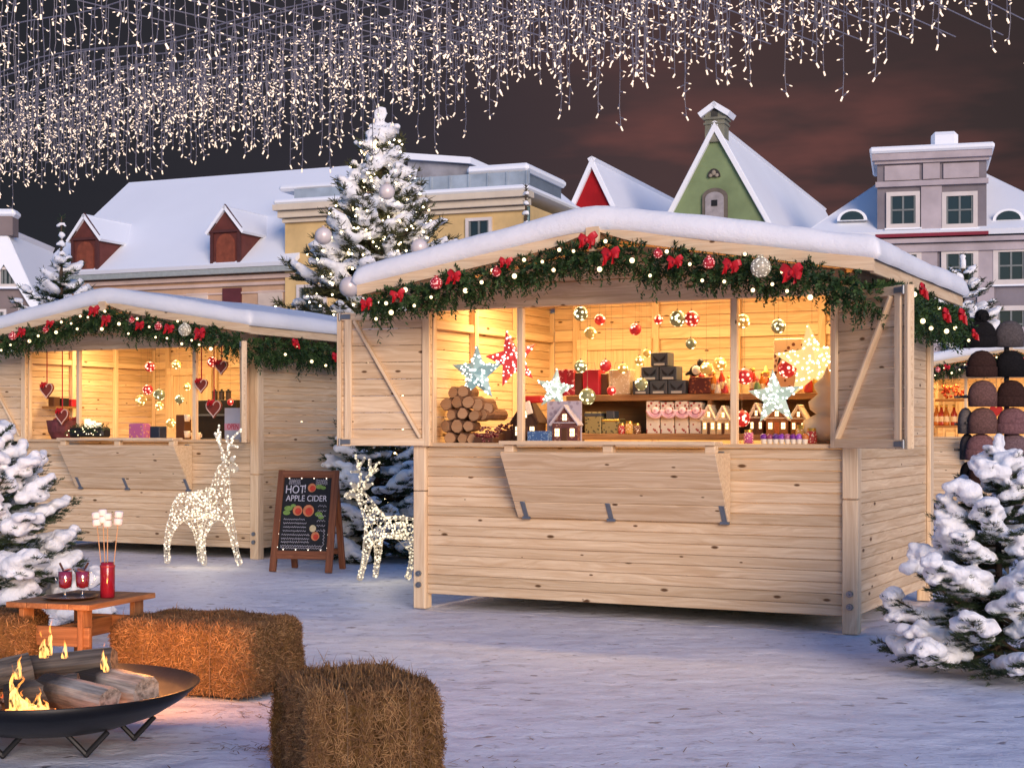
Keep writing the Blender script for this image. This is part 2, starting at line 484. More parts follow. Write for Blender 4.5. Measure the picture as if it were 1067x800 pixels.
# ------------------------------------------------------------------ market stall (local: x along front, y back, z up; origin under the middle of the front)
ST_RZ = R(-27)
MAIN_C = Vector((.7355, 10.195, 0)); LEFT_C = Vector((-3.884, 15.77, 0)); FAR_C = Vector((7.95, 24.2, 0))
def st_pt(C, px, py, yl):
    """local (x, z) of the photo point on the plane at depth yl of a stall standing at C"""
    r = (px - CX) / F_PX; cs, sn = math.cos(ST_RZ), math.sin(ST_RZ)       # ux=(cs,sn) uy=(-sn,cs)
    x = (r * (C.y + cs * yl) - C.x + sn * yl) / (cs - sn * r)
    Y = C.y + sn * x + cs * yl
    return x, EYE + (HOR - py) / F_PX * Y, Y
ROOF_A, ROOF_EZ, ROOF_PZ, YF, YB = 1.76, 2.215, 2.502, -.45, 2.30
def roof_z(x):
    return ROOF_PZ - (ROOF_PZ - ROOF_EZ) * abs(x) / ROOF_A
def make_stall():
    st = thing('market_stall', 'nearest wooden market stall with open shutters, stars and gifts under a snowy roof', 'market stall', MAIN_C, ST_RZ, 'wooden market stalls')
    # corner posts
    for sx in (-1, 1):
        for y in (0.0, 2.12):
            b = MB(); x = sx * 1.54
            b.box((x, y, .415), (.098, .098, .83), ch=.006); b.box((x, y, 1.535), (.098, .098, 1.40), ch=.006)
            p = b.build('corner_post', PINE_POST, st)
            if y == 0:
                for z in (.25, .17):
                    q = MB(); q.lathe([(.0, -.018), (.019, -.018), (.021, -.012), (.021, 0)], (x, y - .049, z), 10, M=Rx(R(-90)) @ Matrix.Scale(1, 3)); q.sphere((x, y - .064, z), .009, 8, 5)
                    q.build('bolt', STEEL, p)
    # front lower wall
    def planks(mb, p0, p1, z0, z1, n, th, gap=.0022, rnd=0.0):
        p0, p1 = Vector(p0), Vector(p1); hgt = (z1 - z0) / n
        for i in range(n):
            z = z0 + hgt * (i + .5)
            mb.bar((p0.x, p0.y, z), (p1.x, p1.y, z), th, hgt - gap, ch=.0042)
    b = MB(); planks(b, (-1.49, 0, 0), (1.49, 0, 0), .105, 1.145, 15, .035); b.build('front_panel', PINE, st)
    for sx in (-1, 1):
        b = MB(); planks(b, (sx * 1.545, .05, 0), (sx * 1.545, 2.07, 0), .105, 2.33, 32, .035); b.build('side_panel', PINE, st)
        b = MB()
        b.bar((sx * 1.50, .7, 1.15), (sx * 1.50, .7, 2.3), .05, .05, (0, 1, 0), .004); b.bar((sx * 1.50, 1.4, 1.15), (sx * 1.50, 1.4, 2.3), .05, .05, (0, 1, 0), .004)
        b.bar((sx * 1.505, .06, 2.02), (sx * 1.505, 2.06, 2.02), .035, .06, ch=.004); b.build('side_stud', PINE_POST, st)
        b = MB(); b.bar((sx * 1.58, 2.12, .105), (sx * 1.58, 2.12, 2.35), .03, .11, (0, 1, 0), .004); b.build('corner_trim', PINE_POST, st)
    b = MB(); planks(b, (-1.49, 2.10, 0), (1.49, 2.10, 0), .105, 2.45, 26, .03); b.build('back_panel', PINE, st)
    b = MB()
    for x in (-1.28, -.58, .1, .78, 1.40): b.bar((x, 2.065, .2), (x, 2.065, 2.3), .06, .04, (0, 1, 0), .004)
    for z in (1.20, 2.04): b.box((0, 2.072, z), (2.96, .03, .09), ch=.004)
    b.build('back_stud', PINE_POST, st)
    # inner door on the back wall
    b = MB()
    b.box((-.93, 2.05, 1.15), (.64, .03, 1.72), ch=.005)
    for x in (-1.21, -.65): b.box((x, 2.03, 1.15), (.09, .03, 1.72), ch=.005)
    for z in (1.96, 1.2): b.box((-.93, 2.028, z), (.66, .03, .09), ch=.005)
    b.build('back_door', PINE_POST, st)
    b = MB(); b.box((0, 1.05, .13), (2.98, 2.0, .04), ch=.003); b.build('floor_boards', PINE, st)
    # opening frame
    b = MB(); b.box((0, 0.002, 2.185), (3.0, .07, .16), ch=.006); b.build('header_beam', PINE, st)
    for x in (-.755, .78):
        b = MB(); b.bar((x, 0, 1.15), (x, 0, 2.105), .045, .045, (0, 1, 0), .004); b.build('middle_post', PINE_POST, st)
    for sx in (-1, 1):
        b = MB(); b.bar((sx * 1.465, 0, 1.15), (sx * 1.465, 0, 2.105), .06, .05, (0, 1, 0), .004); b.build('opening_jamb', PINE_POST, st)
    b = MB()
    for z0, z1 in ((2.27, 2.37), (2.375, 2.475)):
        xa = ROOF_A * (ROOF_PZ - z0 - .0) / (ROOF_PZ - ROOF_EZ); xb = max(.05, ROOF_A * (ROOF_PZ - z1) / (ROOF_PZ - ROOF_EZ))
        b.prism([(-min(xa, 1.5), z0), (min(xa, 1.5), z0), (xb, z1), (-xb, z1)], 'y', -.02, .02)
    b.build('gable_panel', PINE, st)
    # counter
    b = MB(); b.box((0, .16, 1.160), (2.96, .42, .028), ch=.004); b.build('counter_board', PINE, st)
    # folding flap hinged low on the front wall, top edge held away from it
    b = MB(); zb, zt, yo = .67, 1.115, -.30
    n = 4
    for i in range(n):
        a, c = i / n, (i + 1) / n
        p = Vector((0, -.03 + (yo + .03) * (a + c) / 2, zb + (zt - zb) * (a + c) / 2))
        ang = math.atan2(-(yo + .03), zt - zb)
        b.box(p, (1.52, .026, math.hypot(zt - zb, yo + .03) / n - .003), Rx(ang), .004)
    fl = b.build('fold_down_flap', PINE, st)
    b = MB()
    for sx in (-1, 1):
        b = MB(); b.add([(sx * .762, -.03, zb), (sx * .762, yo, zt), (sx * .762, -.03, zt), (sx * .737, -.03, zb), (sx * .737, yo, zt), (sx * .737, -.03, zt)],
              [(0, 1, 2), (5, 4, 3), (0, 3, 4, 1), (1, 4, 5, 2), (2, 5, 3, 0)])
        b.build('side_cheek', PINE_POST, fl)
    b = MB(); b.box((0, yo + .05, 1.178), (1.52, .16, .026), ch=.004); b.build('outer_shelf', PINE_POST, fl)
    for x in (-.70, 0.02, .72):
        b = MB(); b.box((x, yo + .03, 1.14), (.07, .06, .05), ch=.004); b.build('spacer_block', PINE_POST, fl)
    for x in (-.69, -.06, .73):
        b = MB(); b.box((x, -.075, .72), (.035, .012, .14), Rx(R(32)), .003); b.box((x - .02, -.095, .775), (.075, .014, .032), Rx(R(32)), .003); b.tube([(x - .03, -.045, .665), (x + .03, -.045, .665)], .011, 8)
        b.build('hinge', STEEL, fl)
    b = MB(); b.box((.70, -.035, 1.075), (.045, .02, .10), ch=.003); b.build('stop_bracket', STEEL, st)
    # shutters: board leaf, frame, diagonal brace; origin at the hinge
    for sx, ang in ((-1, R(180 + 9)), (1, R(-37))):
        Wd, Hh = .72, .955
        b = MB()
        for i in range(8):
            z = Hh * (i + .5) / 8; b.box((Wd / 2, 0, z), (Wd, .022, Hh / 8 - .003), ch=.004)
        sh = b.build('shutter', PINE, st, loc=(sx * 1.44, -.045, 1.150), rot=(0, 0, ang))
        ys = (.022 if sx < 0 else -.022)
        b = MB()
        for x in (.032, Wd - .09): b.bar((x, ys, 0.0), (x, ys, Hh), .055, .024, (0, 1, 0), .004)
        b.bar((Wd - .018, ys * .2, 0), (Wd - .018, ys * .2, Hh), .034, .05, (0, 1, 0), .004)
        for z in (.03, Hh - .03): b.box((Wd / 2, ys * 1.05, z), (Wd - .08, .022, .055), ch=.004)
        b.build('shutter_frame', PINE_POST, sh)
        b = MB(); p, q = ((.07, ys * 1.1, .06), (Wd - .14, ys * 1.1, Hh - .06))
        b.bar(p, q, .022, .055, (0, 1, 0), .004); b.build('brace', PINE_POST, sh)
        for z in (.03, Hh - .03):
            b = MB(); b.box((Wd - .075, ys * 1.75, z), (.075, .010, .034), ch=.003); b.tube([(Wd - .03, ys * 1.8, z - .025), (Wd - .03, ys * 1.8, z + .025)], .009, 8); b.build('latch', STEEL, sh)
    # roof: boards, fascia, finial, eaves and thick snow
    b = MB()
    for sx in (-1, 1):
        for i in range(10):
            ya = YF + .03 + (YB - YF - .03) * i / 10; yb = YF + .03 + (YB - YF - .03) * (i + 1) / 10 - .004
            b.bar((sx * .01, (ya + yb) / 2, ROOF_PZ + .03), (sx * ROOF_A, (ya + yb) / 2, ROOF_EZ + .03), yb - ya, .026, (0, 0, 1), .003)
    b.build('roof', PINE, st)
    for sx in (-1, 1):
        b = MB(); x1 = sx * .03
        L = 12
        top, bot = [], []
        for i in range(L + 1):
            u = i / L; x = x1 + (sx * (ROOF_A + .03) - x1) * u; z = roof_z(x)
            belly = -.018 * math.sin(min(u * 4, 1) * PI / 2) + .03 * (1 - min(u * 6, 1))
            bot.append((x, z + belly)); top.append((x, z + .075))
        pl = bot + top[::-1]
        off = b.r.uniform(0, 40)
        vs = [(x, YF - .02, z) for x, z in pl] + [(x, YF + .018, z) for x, z in pl]; n = len(pl)
        fs = [tuple(range(n)), tuple(range(2 * n - 1, n - 1, -1))] + [(i, (i + 1) % n, n + (i + 1) % n, n + i) for i in range(n)]
        b.add(vs, fs, 0, [(x + off, z * 1.0 + off, y) for x, y, z in vs])
        b.build('fascia_board', PINE_POST, st)
        b = MB(); b.bar((sx * (ROOF_A + .01), YF + .02, ROOF_EZ + .012), (sx * (ROOF_A + .01), YB, ROOF_EZ + .012), .025, .085, ch=.004); b.build('eave_board', PINE_POST, st)
    b = MB(); b.prism([(-.045, ROOF_PZ + .06), (.045, ROOF_PZ + .06), (.045, ROOF_PZ - .02), (.02, ROOF_PZ - .10), (-.02, ROOF_PZ - .10), (-.045, ROOF_PZ - .02)], 'y', YF - .045, YF - .021); b.build('finial', PINE_POST, st)
    # snow cover
    NX, NY = 72, 46; x0, x1_, y0, y1 = -1.83, 1.83, YF - .05, YB + .04
    def edge(d, r=.085):
        d = max(0, min(1, d / r)); return math.sqrt(max(0, 1 - (1 - d) ** 2))
    top, vs, fs = {}, [], []
    for j in range(NY + 1):
        for i in range(NX + 1):
            # cluster samples at the rims
            u = i / NX; v = j / NY
            u = .5 + .5 * math.copysign(1 - (1 - abs(2 * u - 1)) ** 1.25, 2 * u - 1) if u != .5 else .5
            v = .5 + .5 * math.copysign(1 - (1 - abs(2 * v - 1)) ** 1.25, 2 * v - 1) if v != .5 else .5
            x = x0 + (x1_ - x0) * u; y = y0 + (y1 - y0) * v
            wob = .022 * mnoise.noise(Vector((x * 2.1, y * 2.1, 3)))
            e = min(edge(min(x - x0, x1_ - x)), edge(min(y - y0, y1 - y)))
            th = .110 + .035 * (1 - min(1, abs(x) / 1.5)) + .018 * mnoise.noise(Vector((x * 1.3, y * 1.3, 7))) + .006 * mnoise.noise(Vector((x * 6, y * 6, 1)))
            ax = math.sqrt(x * x + .03) - .1
            zb = ROOF_PZ - (ROOF_PZ - ROOF_EZ) * ax / ROOF_A + .070
            vs.append((x + (wob if abs(x) > 1.7 else 0), y + (wob if y < 0 else 0), zb + th * e)); top[i, j] = len(vs) - 1
    for j in range(NY):
        for i in range(NX): fs.append((top[i, j], top[i + 1, j], top[i + 1, j + 1], top[i, j + 1]))
    # underside
    bi = {}
    for j in (0, NY):
        for i in range(NX + 1): bi[i, j] = 1
    for i in (0, NX):
        for j in range(NY + 1): bi[i, j] = 1
    for k in list(bi):
        x, y, z = vs[top[k]]; vs.append((x * .985, y + (.03 if k[1] == 0 else 0), z - .028)); bi[k] = len(vs) - 1
    ringk = [(i, 0) for i in range(NX)] + [(NX, j) for j in range(NY)] + [(i, NY) for i in range(NX, 0, -1)] + [(0, j) for j in range(NY, 0, -1)]
    for a, c in zip(ringk, ringk[1:] + ringk[:1]): fs.append((top[a], top[c], bi[c], bi[a]))
    b = MB(); b.add(vs, fs); b.build('roof_snow', SNOW, st, smooth=True)
    return st
stall = make_stall()

# ------------------------------------------------------------------ garland
def sprig(mb, p, d, L, nn, wdt, r, droop=.3, rv=None):
    """a curved twig with needles all round"""
    d = Vector(d).normalized(); p = Vector(p)
    side = d.cross(Vector((0, 0, 1)))
    if side.length < .1: side = Vector((1, 0, 0))
    side.normalize(); up = side.cross(d)
    rv = r.random() if rv is None else rv
    vs, fs = [], []
    for k in range(nn):
        u = (k + .3) / nn
        q = p + d * (L * u) + Vector((0, 0, -droop * L * u * u))
        an = k * 2.4 + r.uniform(-.4, .4)
        out = (side * math.cos(an) + up * math.sin(an)) * .85 + d * .75; out.normalize()
        nl = L * .42 * (1 - .45 * u) * r.uniform(.75, 1.2)
        sd = out.cross(d + Vector((.13, .2, .1))).normalized() * wdt * .5
        e = q + out * nl; b0 = len(vs)
        vs += [q - sd * .7, q + sd * .7, (q + e) / 2 + sd, e, (q + e) / 2 - sd]; fs.append((b0, b0 + 1, b0 + 2, b0 + 3, b0 + 4))
    mb.add(vs, fs, 0, None, rv)
def bow_mesh(s, seed):
    """two puffed loops, a knot and two notched tails"""
    b = MB(seed); r = random.Random(seed)
    for sx in (-1, 1):
        for k in range(2):
            an = (.55, -.35)[k] + r.uniform(-.15, .15); n = 12; vs, fs = [], []
            L = s * (1.0, .8)[k] * r.uniform(.9, 1.1); w_ = s * .30
            for i in range(n + 1):
                a = 2 * PI * i / n; u = .5 - .5 * math.cos(a); th = math.sin(a) * .24 * s
                pinch = .35 + .65 * math.sin(PI * min(1, u * .62 + .1))
                cx, cy = L * u, th - .02 * s
                for q in (-1, 0, 1):
                    z = q * w_ * pinch; x = cx * math.cos(an) - z * math.sin(an); zz = cx * math.sin(an) + z * math.cos(an)
                    vs.append((sx * x, cy - .03 - .02 * abs(q) * s, zz))
            for i in range(n):
                for q in range(2): fs.append((i * 3 + q, i * 3 + q + 1, (i + 1) * 3 + q + 1, (i + 1) * 3 + q))
            b.add(vs, fs, 0, None, .5)
        tl = s * r.uniform(.8, 1.1); ex = sx * s * r.uniform(.35, .6)
        b.add([(sx * .02, -.03, 0), (sx * .16 * s + .02 * sx, -.06, -.05 * s), (ex + .20 * s * sx, -.065, -tl), (ex, -.04, -tl * .80), (ex - .20 * s * sx, -.06, -tl * .92)], [(0, 1, 2, 3, 4)], 0, None, .4)
    b.sphere((0, -.05, 0), .20 * s, 8, 6, 0, (1, .8, 1.1))
    return b
def make_garland(side=True):
    g = thing('garland', 'lit fir garland with red bows along the nearest stall roof edge', 'garland', MAIN_C, ST_RZ, 'lit fir garlands on the stall roofs')
    r = random.Random(5)
    paths = [[(-1.70 + 3.42 * i / 60, YF - .03, roof_z(-1.70 + 3.42 * i / 60) - .115 - .02 * math.sin(i * .9)) for i in range(61)]]
    if side: paths.append([(1.75, YF + .05 + (YB - YF - .05) * i / 40, ROOF_EZ - .17 - .02 * math.sin(i)) for i in range(41)])
    b = MB(3)
    for ip, pth in enumerate(paths):
        tot = 1350 if ip == 0 else 950
        rad = .092 if ip == 0 else .118
        for k in range(tot):
            u = r.random() * (len(pth) - 1); i = int(u); p = Vector(pth[i]).lerp(Vector(pth[min(i + 1, len(pth) - 1)]), u - i)
            a = r.uniform(0, 2 * PI); rr = rad * math.sqrt(r.random())
            perp = Vector((0, 1, 0)) if ip == 0 else Vector((1, 0, 0))
            along = Vector((1, 0, 0)) if ip == 0 else Vector((0, 1, 0))
            o = perp * math.cos(a) + Vector((0, 0, 1)) * math.sin(a)
            d = o * r.uniform(.5, 1.1) + along * r.uniform(-1, 1) + Vector((0, 0, -.25))
            L = r.uniform(.06, .105)
            if r.random() < .035: d = Vector((r.uniform(-.3, .3), r.uniform(-.3, .1), -1)); L = r.uniform(.10, .16); rr *= .9
            sprig(b, p + o * rr * .8, d, L, 12, .0125, r, .35)
    b.build('foliage', GARL, g, recalc=False)
    def at(x, dz, ylift=.0): return (x, YF - .165 - ylift, roof_z(x) - .115 + dz)
    bow_mats = [RED]
    front = [(-1.60, -.01, .055), (-1.36, .0, .06), (-.92, .03, .062), (-.55, .05, .05), (.03, .07, .075), (.20, .0, .075), (.62, .0, .06), (.98, .02, .07), (1.36, .02, .085)]
    for i, (x, dz, s) in enumerate(front):
        bow_mesh(s * .92, i).build('ribbon_bow', RED, g, loc=at(x, dz), rot=(0, r.uniform(-.2, .2), r.uniform(-.3, .3)))
    if side:
        for (y, dz, s) in ((.05, .05, .06), (.75, -.05, .07), (1.3, -.02, .075), (1.75, -.12, .05)):
            bow_mesh(s * .92, int(y * 10)).build('ribbon_bow', RED, g, loc=(1.93, y, ROOF_EZ - .15 + dz), rot=(0, 0, R(90)))
    for (x, dz, rad, m) in ((-1.07, .02, .042, 'r'), (.83, .02, .038, 'r'), (1.155, .03, .062, 's'), (-.62, -.0, .032, 'r'), (.5, .04, .03, 'r')):
        q = MB(); q.sphere((0, 0, 0), rad, 18, 12); q.lathe([(.3 * rad, .93 * rad), (.3 * rad, 1.15 * rad), (.02, 1.2 * rad)], (0, 0, 0), 8)
        q.build('bauble', m_led('silver_net_bauble', (.42, .38, .28), (.9, .85, .7), .25, 55, .4) if m == 's' else m_led('red_net_bauble', (.45, .02, .03), (1, .5, .45), .25, 60, .4), g, smooth=True, loc=at(x, dz, .01))
    bulbs = [(-1.47, -.03), (-1.32, .03), (-1.43, -.10), (-1.25, -.09), (-1.12, -.06), (-.98, .03), (-.86, -.07), (-.74, -.04), (-.66, .02), (-.50, -.05), (-.43, .04), (-.30, .0), (-.22, -.07), (-.08, .02), (.10, -.10), (.14, .08), (.32, -.02), (.44, -.10), (.55, .06), (.70, .0), (.78, -.09), (.92, -.08), (1.05, .10), (1.10, -.11), (1.28, .02), (1.31, -.09), (1.45, -.11), (-1.55, -.12), (-.18, .05), (1.22, -.06)]
    for (x, dz) in bulbs:
        q = MB(); q.sphere((0, 0, 0), r.choice((.011, .013, .017)), 8, 6); q.build('bulb', BULB, g, smooth=True, loc=at(x, dz, -.01))
    if side:
        for (y, dz) in ((.0, -.05), (.2, .05), (.45, -.1), (.7, -.13), (.95, .02), (1.2, -.12), (1.5, -.08), (1.8, .04), (2.0, -.14)):
            q = MB(); q.sphere((0, 0, 0), r.choice((.011, .014, .017)), 8, 6); q.build('bulb', BULB, g, smooth=True, loc=(1.88, y, ROOF_EZ - .16 + dz))
    return g
garland = make_garland()

def relabel(o, **kw):
    for k, v in kw.items(): o[k] = v
stall_l = copy_tree(stall); stall_l.location = LEFT_C
relabel(stall_l, label='wooden market stall behind the light-up deer, gingerbread hearts hanging in its opening')
for ch in stall_l.children:
    if ch.name.startswith('shutter') and ch.location.x > 0: ch.rotation_euler.z = R(-54)
garland_l = copy_tree(garland); garland_l.location = LEFT_C
relabel(garland_l, label='lit fir garland on the left stall above the hanging gingerbread hearts')
stall_f = copy_tree(stall); stall_f.location = FAR_C
relabel(stall_f, label='farthest wooden stall, mostly hidden behind the stand of knitted hats')
garland_f = copy_tree(garland); garland_f.location = FAR_C
relabel(garland_f, label='lit fir garland on the farthest stall, behind the knitted hats')
# ceiling lamps of the lit stalls
def stall_lamp(C, en, xs_, label):
    for i, x in enumerate(xs_):
        l = bpy.data.lights.new('stall_lamp', 'AREA'); l.shape = 'RECTANGLE'; l.size = 1.1; l.size_y = .25; l.energy = en; l.color = (1.0, .635, .26)
        o = bpy.data.objects.new('stall_lamp', l); col.objects.link(o)
        p = C + Rz(ST_RZ) @ Vector((x, .75, 2.30)); o.location = p; o.rotation_euler = (R(12), 0, ST_RZ)
stall_lamp(MAIN_C, 16, (-.75, .75), '')
stall_lamp(LEFT_C, 11.5, (-.75, .75), '')
stall_lamp(FAR_C, 12, (-.75, .75), '')
# ------------------------------------------------------------------ old town houses round the square
PLASTER = lambda name, c: m_plain(name, c, .85, 0, .20, .9, .2, .3)
WHITE_TRIM = m_plain('pale_stone_trim', (.62, .57, .54), .8, 0, .08, 2, .2, .2)
PANE = m_glass('dark_window_pane', (.018, .03, .04))
GREYM = m_plain('grey_metal', (.20, .24, .28), .5, .4, .15, 1.5)
class Facade:
    """thing whose local x runs along the wall, y into the house, z up"""
    def __init__(s, name, label, FL, FR, group='houses around the square'):
        s.A = Vector((FL.x, FL.y, 0)); B = Vector((FR.x, FR.y, 0)); d = B - s.A
        s.L = d.length; s.rz = math.atan2(d.y, d.x)
        s.o = thing(name, label, 'house', s.A, s.rz, group)
    def px(s, px, py, yl=0.0):
        r = (px - CX) / F_PX; c, n = math.cos(s.rz), math.sin(s.rz)
        x = (r * (s.A.y + c * yl) - s.A.x + n * yl) / (c - n * r)
        Y = s.A.y + n * x + c * yl
        return x, EYE + (HOR - py) / F_PX * Y
    def part(s, mb, name, mat, parent=None, smooth=False):
        return mb.build(name, mat, parent or s.o, smooth)
    def window(s, x0, z0, x1, z1, y=0.0, trim=.14, mat=None, nx=2, nz=2, pane=None, parent=None, bar=None, sill=True):
        b = MB(); t = trim; cx = (x0 + x1) / 2; cz = (z0 + z1) / 2; w_, h_ = x1 - x0, z1 - z0
        for xx in (x0 - t / 2, x1 + t / 2): b.box((xx, y - .03, cz), (t, .10, h_ + 2 * t))
        for zz in (z0 - t / 2, z1 + t / 2): b.box((cx, y - .031, zz), (w_, .10, t))
        wnd = s.part(b, 'window', mat or WHITE_TRIM, parent)
        b = MB(); b.box((cx, y - .005, cz), (w_, .02, h_)); s.part(b, 'pane', pane or PANE, wnd)
        b = MB()
        for i in range(1, nx): b.box((x0 + w_ * i / nx, y - .03, cz), (.06, .03, h_))
        for i in range(1, nz): b.box((cx, y - .032, z0 + h_ * i / nz), (w_, .03, .05))
        for xx in (x0 + .03, x1 - .03): b.box((xx, y - .031, cz), (.05, .03, h_))
        if b.v: s.part(b, 'sash', bar or m_plain('window_sash', (.16, .18, .18), .6), wnd)
        if sill:
            b = MB(); b.box((cx, y - .07, z0 - t - .03), (w_ + 2 * t + .1, .16, .05)); s.part(b, 'sill', SNOW_FAR, wnd)
        return wnd

# --- pale orange house with a broad snowy roof and two red dormers
h = Facade('roof_house', 'peach plastered house, broad white roof with two dark red dormers', W(50, 290, 48.5), W(308, 280, 45))
L = h.L; EZ = 5.95
b = MB(); b.box((L / 2, 4.5, EZ / 2), (L, 9, EZ)); h.part(b, 'wall', PLASTER('peach_plaster', (.52, .34, .22)))
b = MB()
for (z, t_, d_) in ((EZ - .10, .12, .14), (EZ - .30, .09, .09), (EZ - .55, .05, .05)): b.box((L / 2, -d_ / 2, z), (L + .1, d_, t_))
h.part(b, 'cornice', PLASTER('cornice_pink', (.55, .42, .36)))
b = MB(); b.box((L / 2, -.28, EZ + .09), (L + .35, .18, .16)); h.part(b, 'gutter', m_plain('gutter_zinc', (.42, .45, .42), .5, .4))
b = MB()
RZ_, RY = 9.72, 4.5
th = .13
pf = [(-.2, -.40, EZ + .17), (L + .2, -.40, EZ + .17), (L + .2, RY, RZ_), (-.2, RY, RZ_)]
pb = [(L + .2, 9.4, EZ + .17), (-.2, 9.4, EZ + .17), (-.2, RY, RZ_), (L + .2, RY, RZ_)]
b.slab(pf, th); b.slab(pb, th)
h.part(b, 'roof', SNOW_FAR)
b = MB(); b.prism([(-.05, EZ), (9.05, EZ), (RY, RZ_ - .05)], 'x', .02, L - .02); h.part(b, 'gable_wall', PLASTER('peach_plaster', (.52, .34, .22)))
slope = (RZ_ - EZ - .17) / (RY + .4)
for (pa, pb_, pk) in ((84, 112, (97, 226)), (228, 259, (242, 217))):
    xa, z0 = h.px(pa, 283, .05); xb, _ = h.px(pb_, 283, .05); xm, zp = h.px(pk[0], pk[1], .05); xm = (xa + xb) / 2
    ze = zp - .72; z0 = EZ + .20; dep = (ze - EZ) / slope
    YD = -.36
    b = MB(); b.prism([(xa, z0), (xb, z0), (xb, ze), (xm, zp - .12), (xa, ze)], 'y', YD, dep + .2)
    dm = h.part(b, 'dormer', m_plain('dormer_red_boards', (.11, .028, .022), .8, 0, .2, 3))
    b = MB()
    for (x, w_) in ((xa + .05, .10), (xb - .05, .10)): b.box((x, YD - .02, (z0 + ze) / 2), (w_, .08, ze - z0))
    b.box((xm, YD - .03, ze - .02), (xb - xa + .16, .10, .08))
    b.prism([(xa - .14, ze - .04), (xa - .02, ze - .04), (xm, zp - .1), (xb + .02, ze - .04), (xb + .14, ze - .04), (xm, zp + .06)], 'y', YD - .08, YD - .01)
    h.part(b, 'dormer_frame', m_plain('dormer_trim', (.075, .022, .02), .8), dm)
    b = MB(); n = 10; hw = (xb - xa) * .31
    arc = [(xm - hw, z0 + .12), (xm + hw, z0 + .12)] + [(xm + hw * math.cos(PI * i / n), ze - .42 + hw * math.sin(PI * i / n)) for i in range(n + 1)]
    b.prism(arc, 'y', YD - .03, YD - .001); h.part(b, 'dormer_shutter', m_plain('dormer_shutter_brown', (.20, .05, .025), .8, 0, .3, 5), dm)
    b = MB()
    ridge_d = (zp - EZ) / slope
    for sx, xe in ((-1, xa - .16), (1, xb + .16)):
        v4 = [(xm, YD - .11, zp + .03), (xe, YD - .11, ze - .06), (xe, dep + .1, ze - .06), (xm, ridge_d, zp + .03)]
        b.slab(v4 if sx < 0 else v4[::-1], .09)
    h.part(b, 'dormer_snow', SNOW_FAR, dm)
x0, z0 = h.px(233, 330); x1, z1 = h.px(252, 300)
b = MB(); b.box(((x0 + x1) / 2, -.03, (z0 + z1) / 2), (x1 - x0, .08, z1 - z0)); h.part(b, 'hatch_door', m_plain('maroon_door', (.10, .022, .025), .6, 0, .15, 4))
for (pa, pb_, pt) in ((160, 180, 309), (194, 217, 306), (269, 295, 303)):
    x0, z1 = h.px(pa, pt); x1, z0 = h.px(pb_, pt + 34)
    b = MB(); b.box(((x0 + x1) / 2, -.01, (z0 + z1) / 2), (x1 - x0, .06, z1 - z0), ch=.02); h.part(b, 'pale_panel', PLASTER('pale_plaster', (.60, .50, .42)))  # pale plaster panels standing slightly proud of the wall
for pa in (75, 120):
    x0, z1 = h.px(pa, 330); h.window(x0, 2.2, x0 + .8, 3.6)

# --- yellow house with flat roof terrace
h = Facade('terrace_house', 'ochre yellow house with white cornice and a zinc-clad penthouse', W(297, 210, 45), W(549, 190, 42.3))
L = h.L; TZ = 7.55
b = MB(); b.box((L / 2, 4, TZ / 2), (L, 8, TZ)); h.part(b, 'wall', PLASTER('ochre_plaster', (.62, .44, .20)))
b = MB(); b.box((L / 2, -.10, TZ + .05), (L + .2, .34, .18)); b.box((L / 2, -.17, TZ + .24), (L + .36, .52, .16)); b.box((L / 2, -.05, TZ - .12), (L + .06, .14, .10))
h.part(b, 'cornice', m_plain('cream_cornice', (.62, .54, .42), .7, 0, .08, 2))
b = MB(); b.box((L / 2, 3.9, TZ + .41), (L + .36, 8.6, .15), ch=.05); h.part(b, 'roof_snow', SNOW_FAR)
b = MB(); xa = h.px(425, 180, 1.2)[0]; xb = h.px(488, 180, 1.2)[0]
b.prism([(xa, TZ + .5), (xb, TZ + .5), (xb, 8.95), (xa, 9.22)], 'y', 1.2, 4.5); ph = h.part(b, 'penthouse', m_plain('zinc_cladding', (.30, .30, .33), .55, .2, .3, 1.5))
b = MB(); b.prism([(xa - .15, 9.24), (xb + .15, 8.96), (xb + .15, 9.14), (xa - .15, 9.42)], 'y', 1.0, 4.7); h.part(b, 'penthouse_snow', SNOW_FAR, ph)
b = MB(); xc = h.px(545, 180, .9)[0]
b.box(((xa + xc) / 2 + .2, .9, TZ + .80), (xc - xa, .05, .55))
for i in range(7): b.box((xa + .3 + i * (xc - xa) / 6.3, .86, TZ + .80), (.05, .05, .56))
x2 = h.px(307, 200, .9)[0]; x3 = h.px(372, 200, .9)[0]; b.box(((x2 + x3) / 2, .9, TZ + .72), (x3 - x2, .05, .5))
h.part(b, 'glass_parapet', m_plain('blue_grey_glass', (.32, .38, .44), .15, 0, .25, 1.2, .6))
b = MB(); b.box(((xb + xc) / 2 + .1, 2.6, TZ + 1.2), (xc - xb + .1, 3.4, .24), ch=.08); h.part(b, 'terrace_snow', SNOW_FAR)
b = MB(); b.box((h.px(335, 195, 2)[0], 2.6, TZ + 1.05), (1.9, 3.2, .2), ch=.08)
h.part(b, 'terrace_snow', SNOW_FAR)
b = MB(); b.box(((xb + xc) / 2 + .05, 2.7, TZ + .8), (xc - xb - .1, 3.0, .6)); h.part(b, 'terrace_room', GREYM)
x0, z1 = h.px(489, 231); x1, z0 = h.px(510, 253); h.window(x0, z0, x1, z1, trim=.09, nx=2, nz=1)
x0, z1 = h.px(316, 300); h.window(x0 - .1, z1 - 1.3, x0 + .7, z1, trim=.09)
x0, z1 = h.px(440, 300); h.window(x0, z1 - 1.3, x0 + .7, z1, trim=.09)
b = MB(); b.tube([(L + .08, -.12, 0), (L + .08, -.12, TZ - .1)], .06, 8); h.part(b, 'drainpipe', m_plain('drainpipe', (.10, .16, .17), .5, .4))

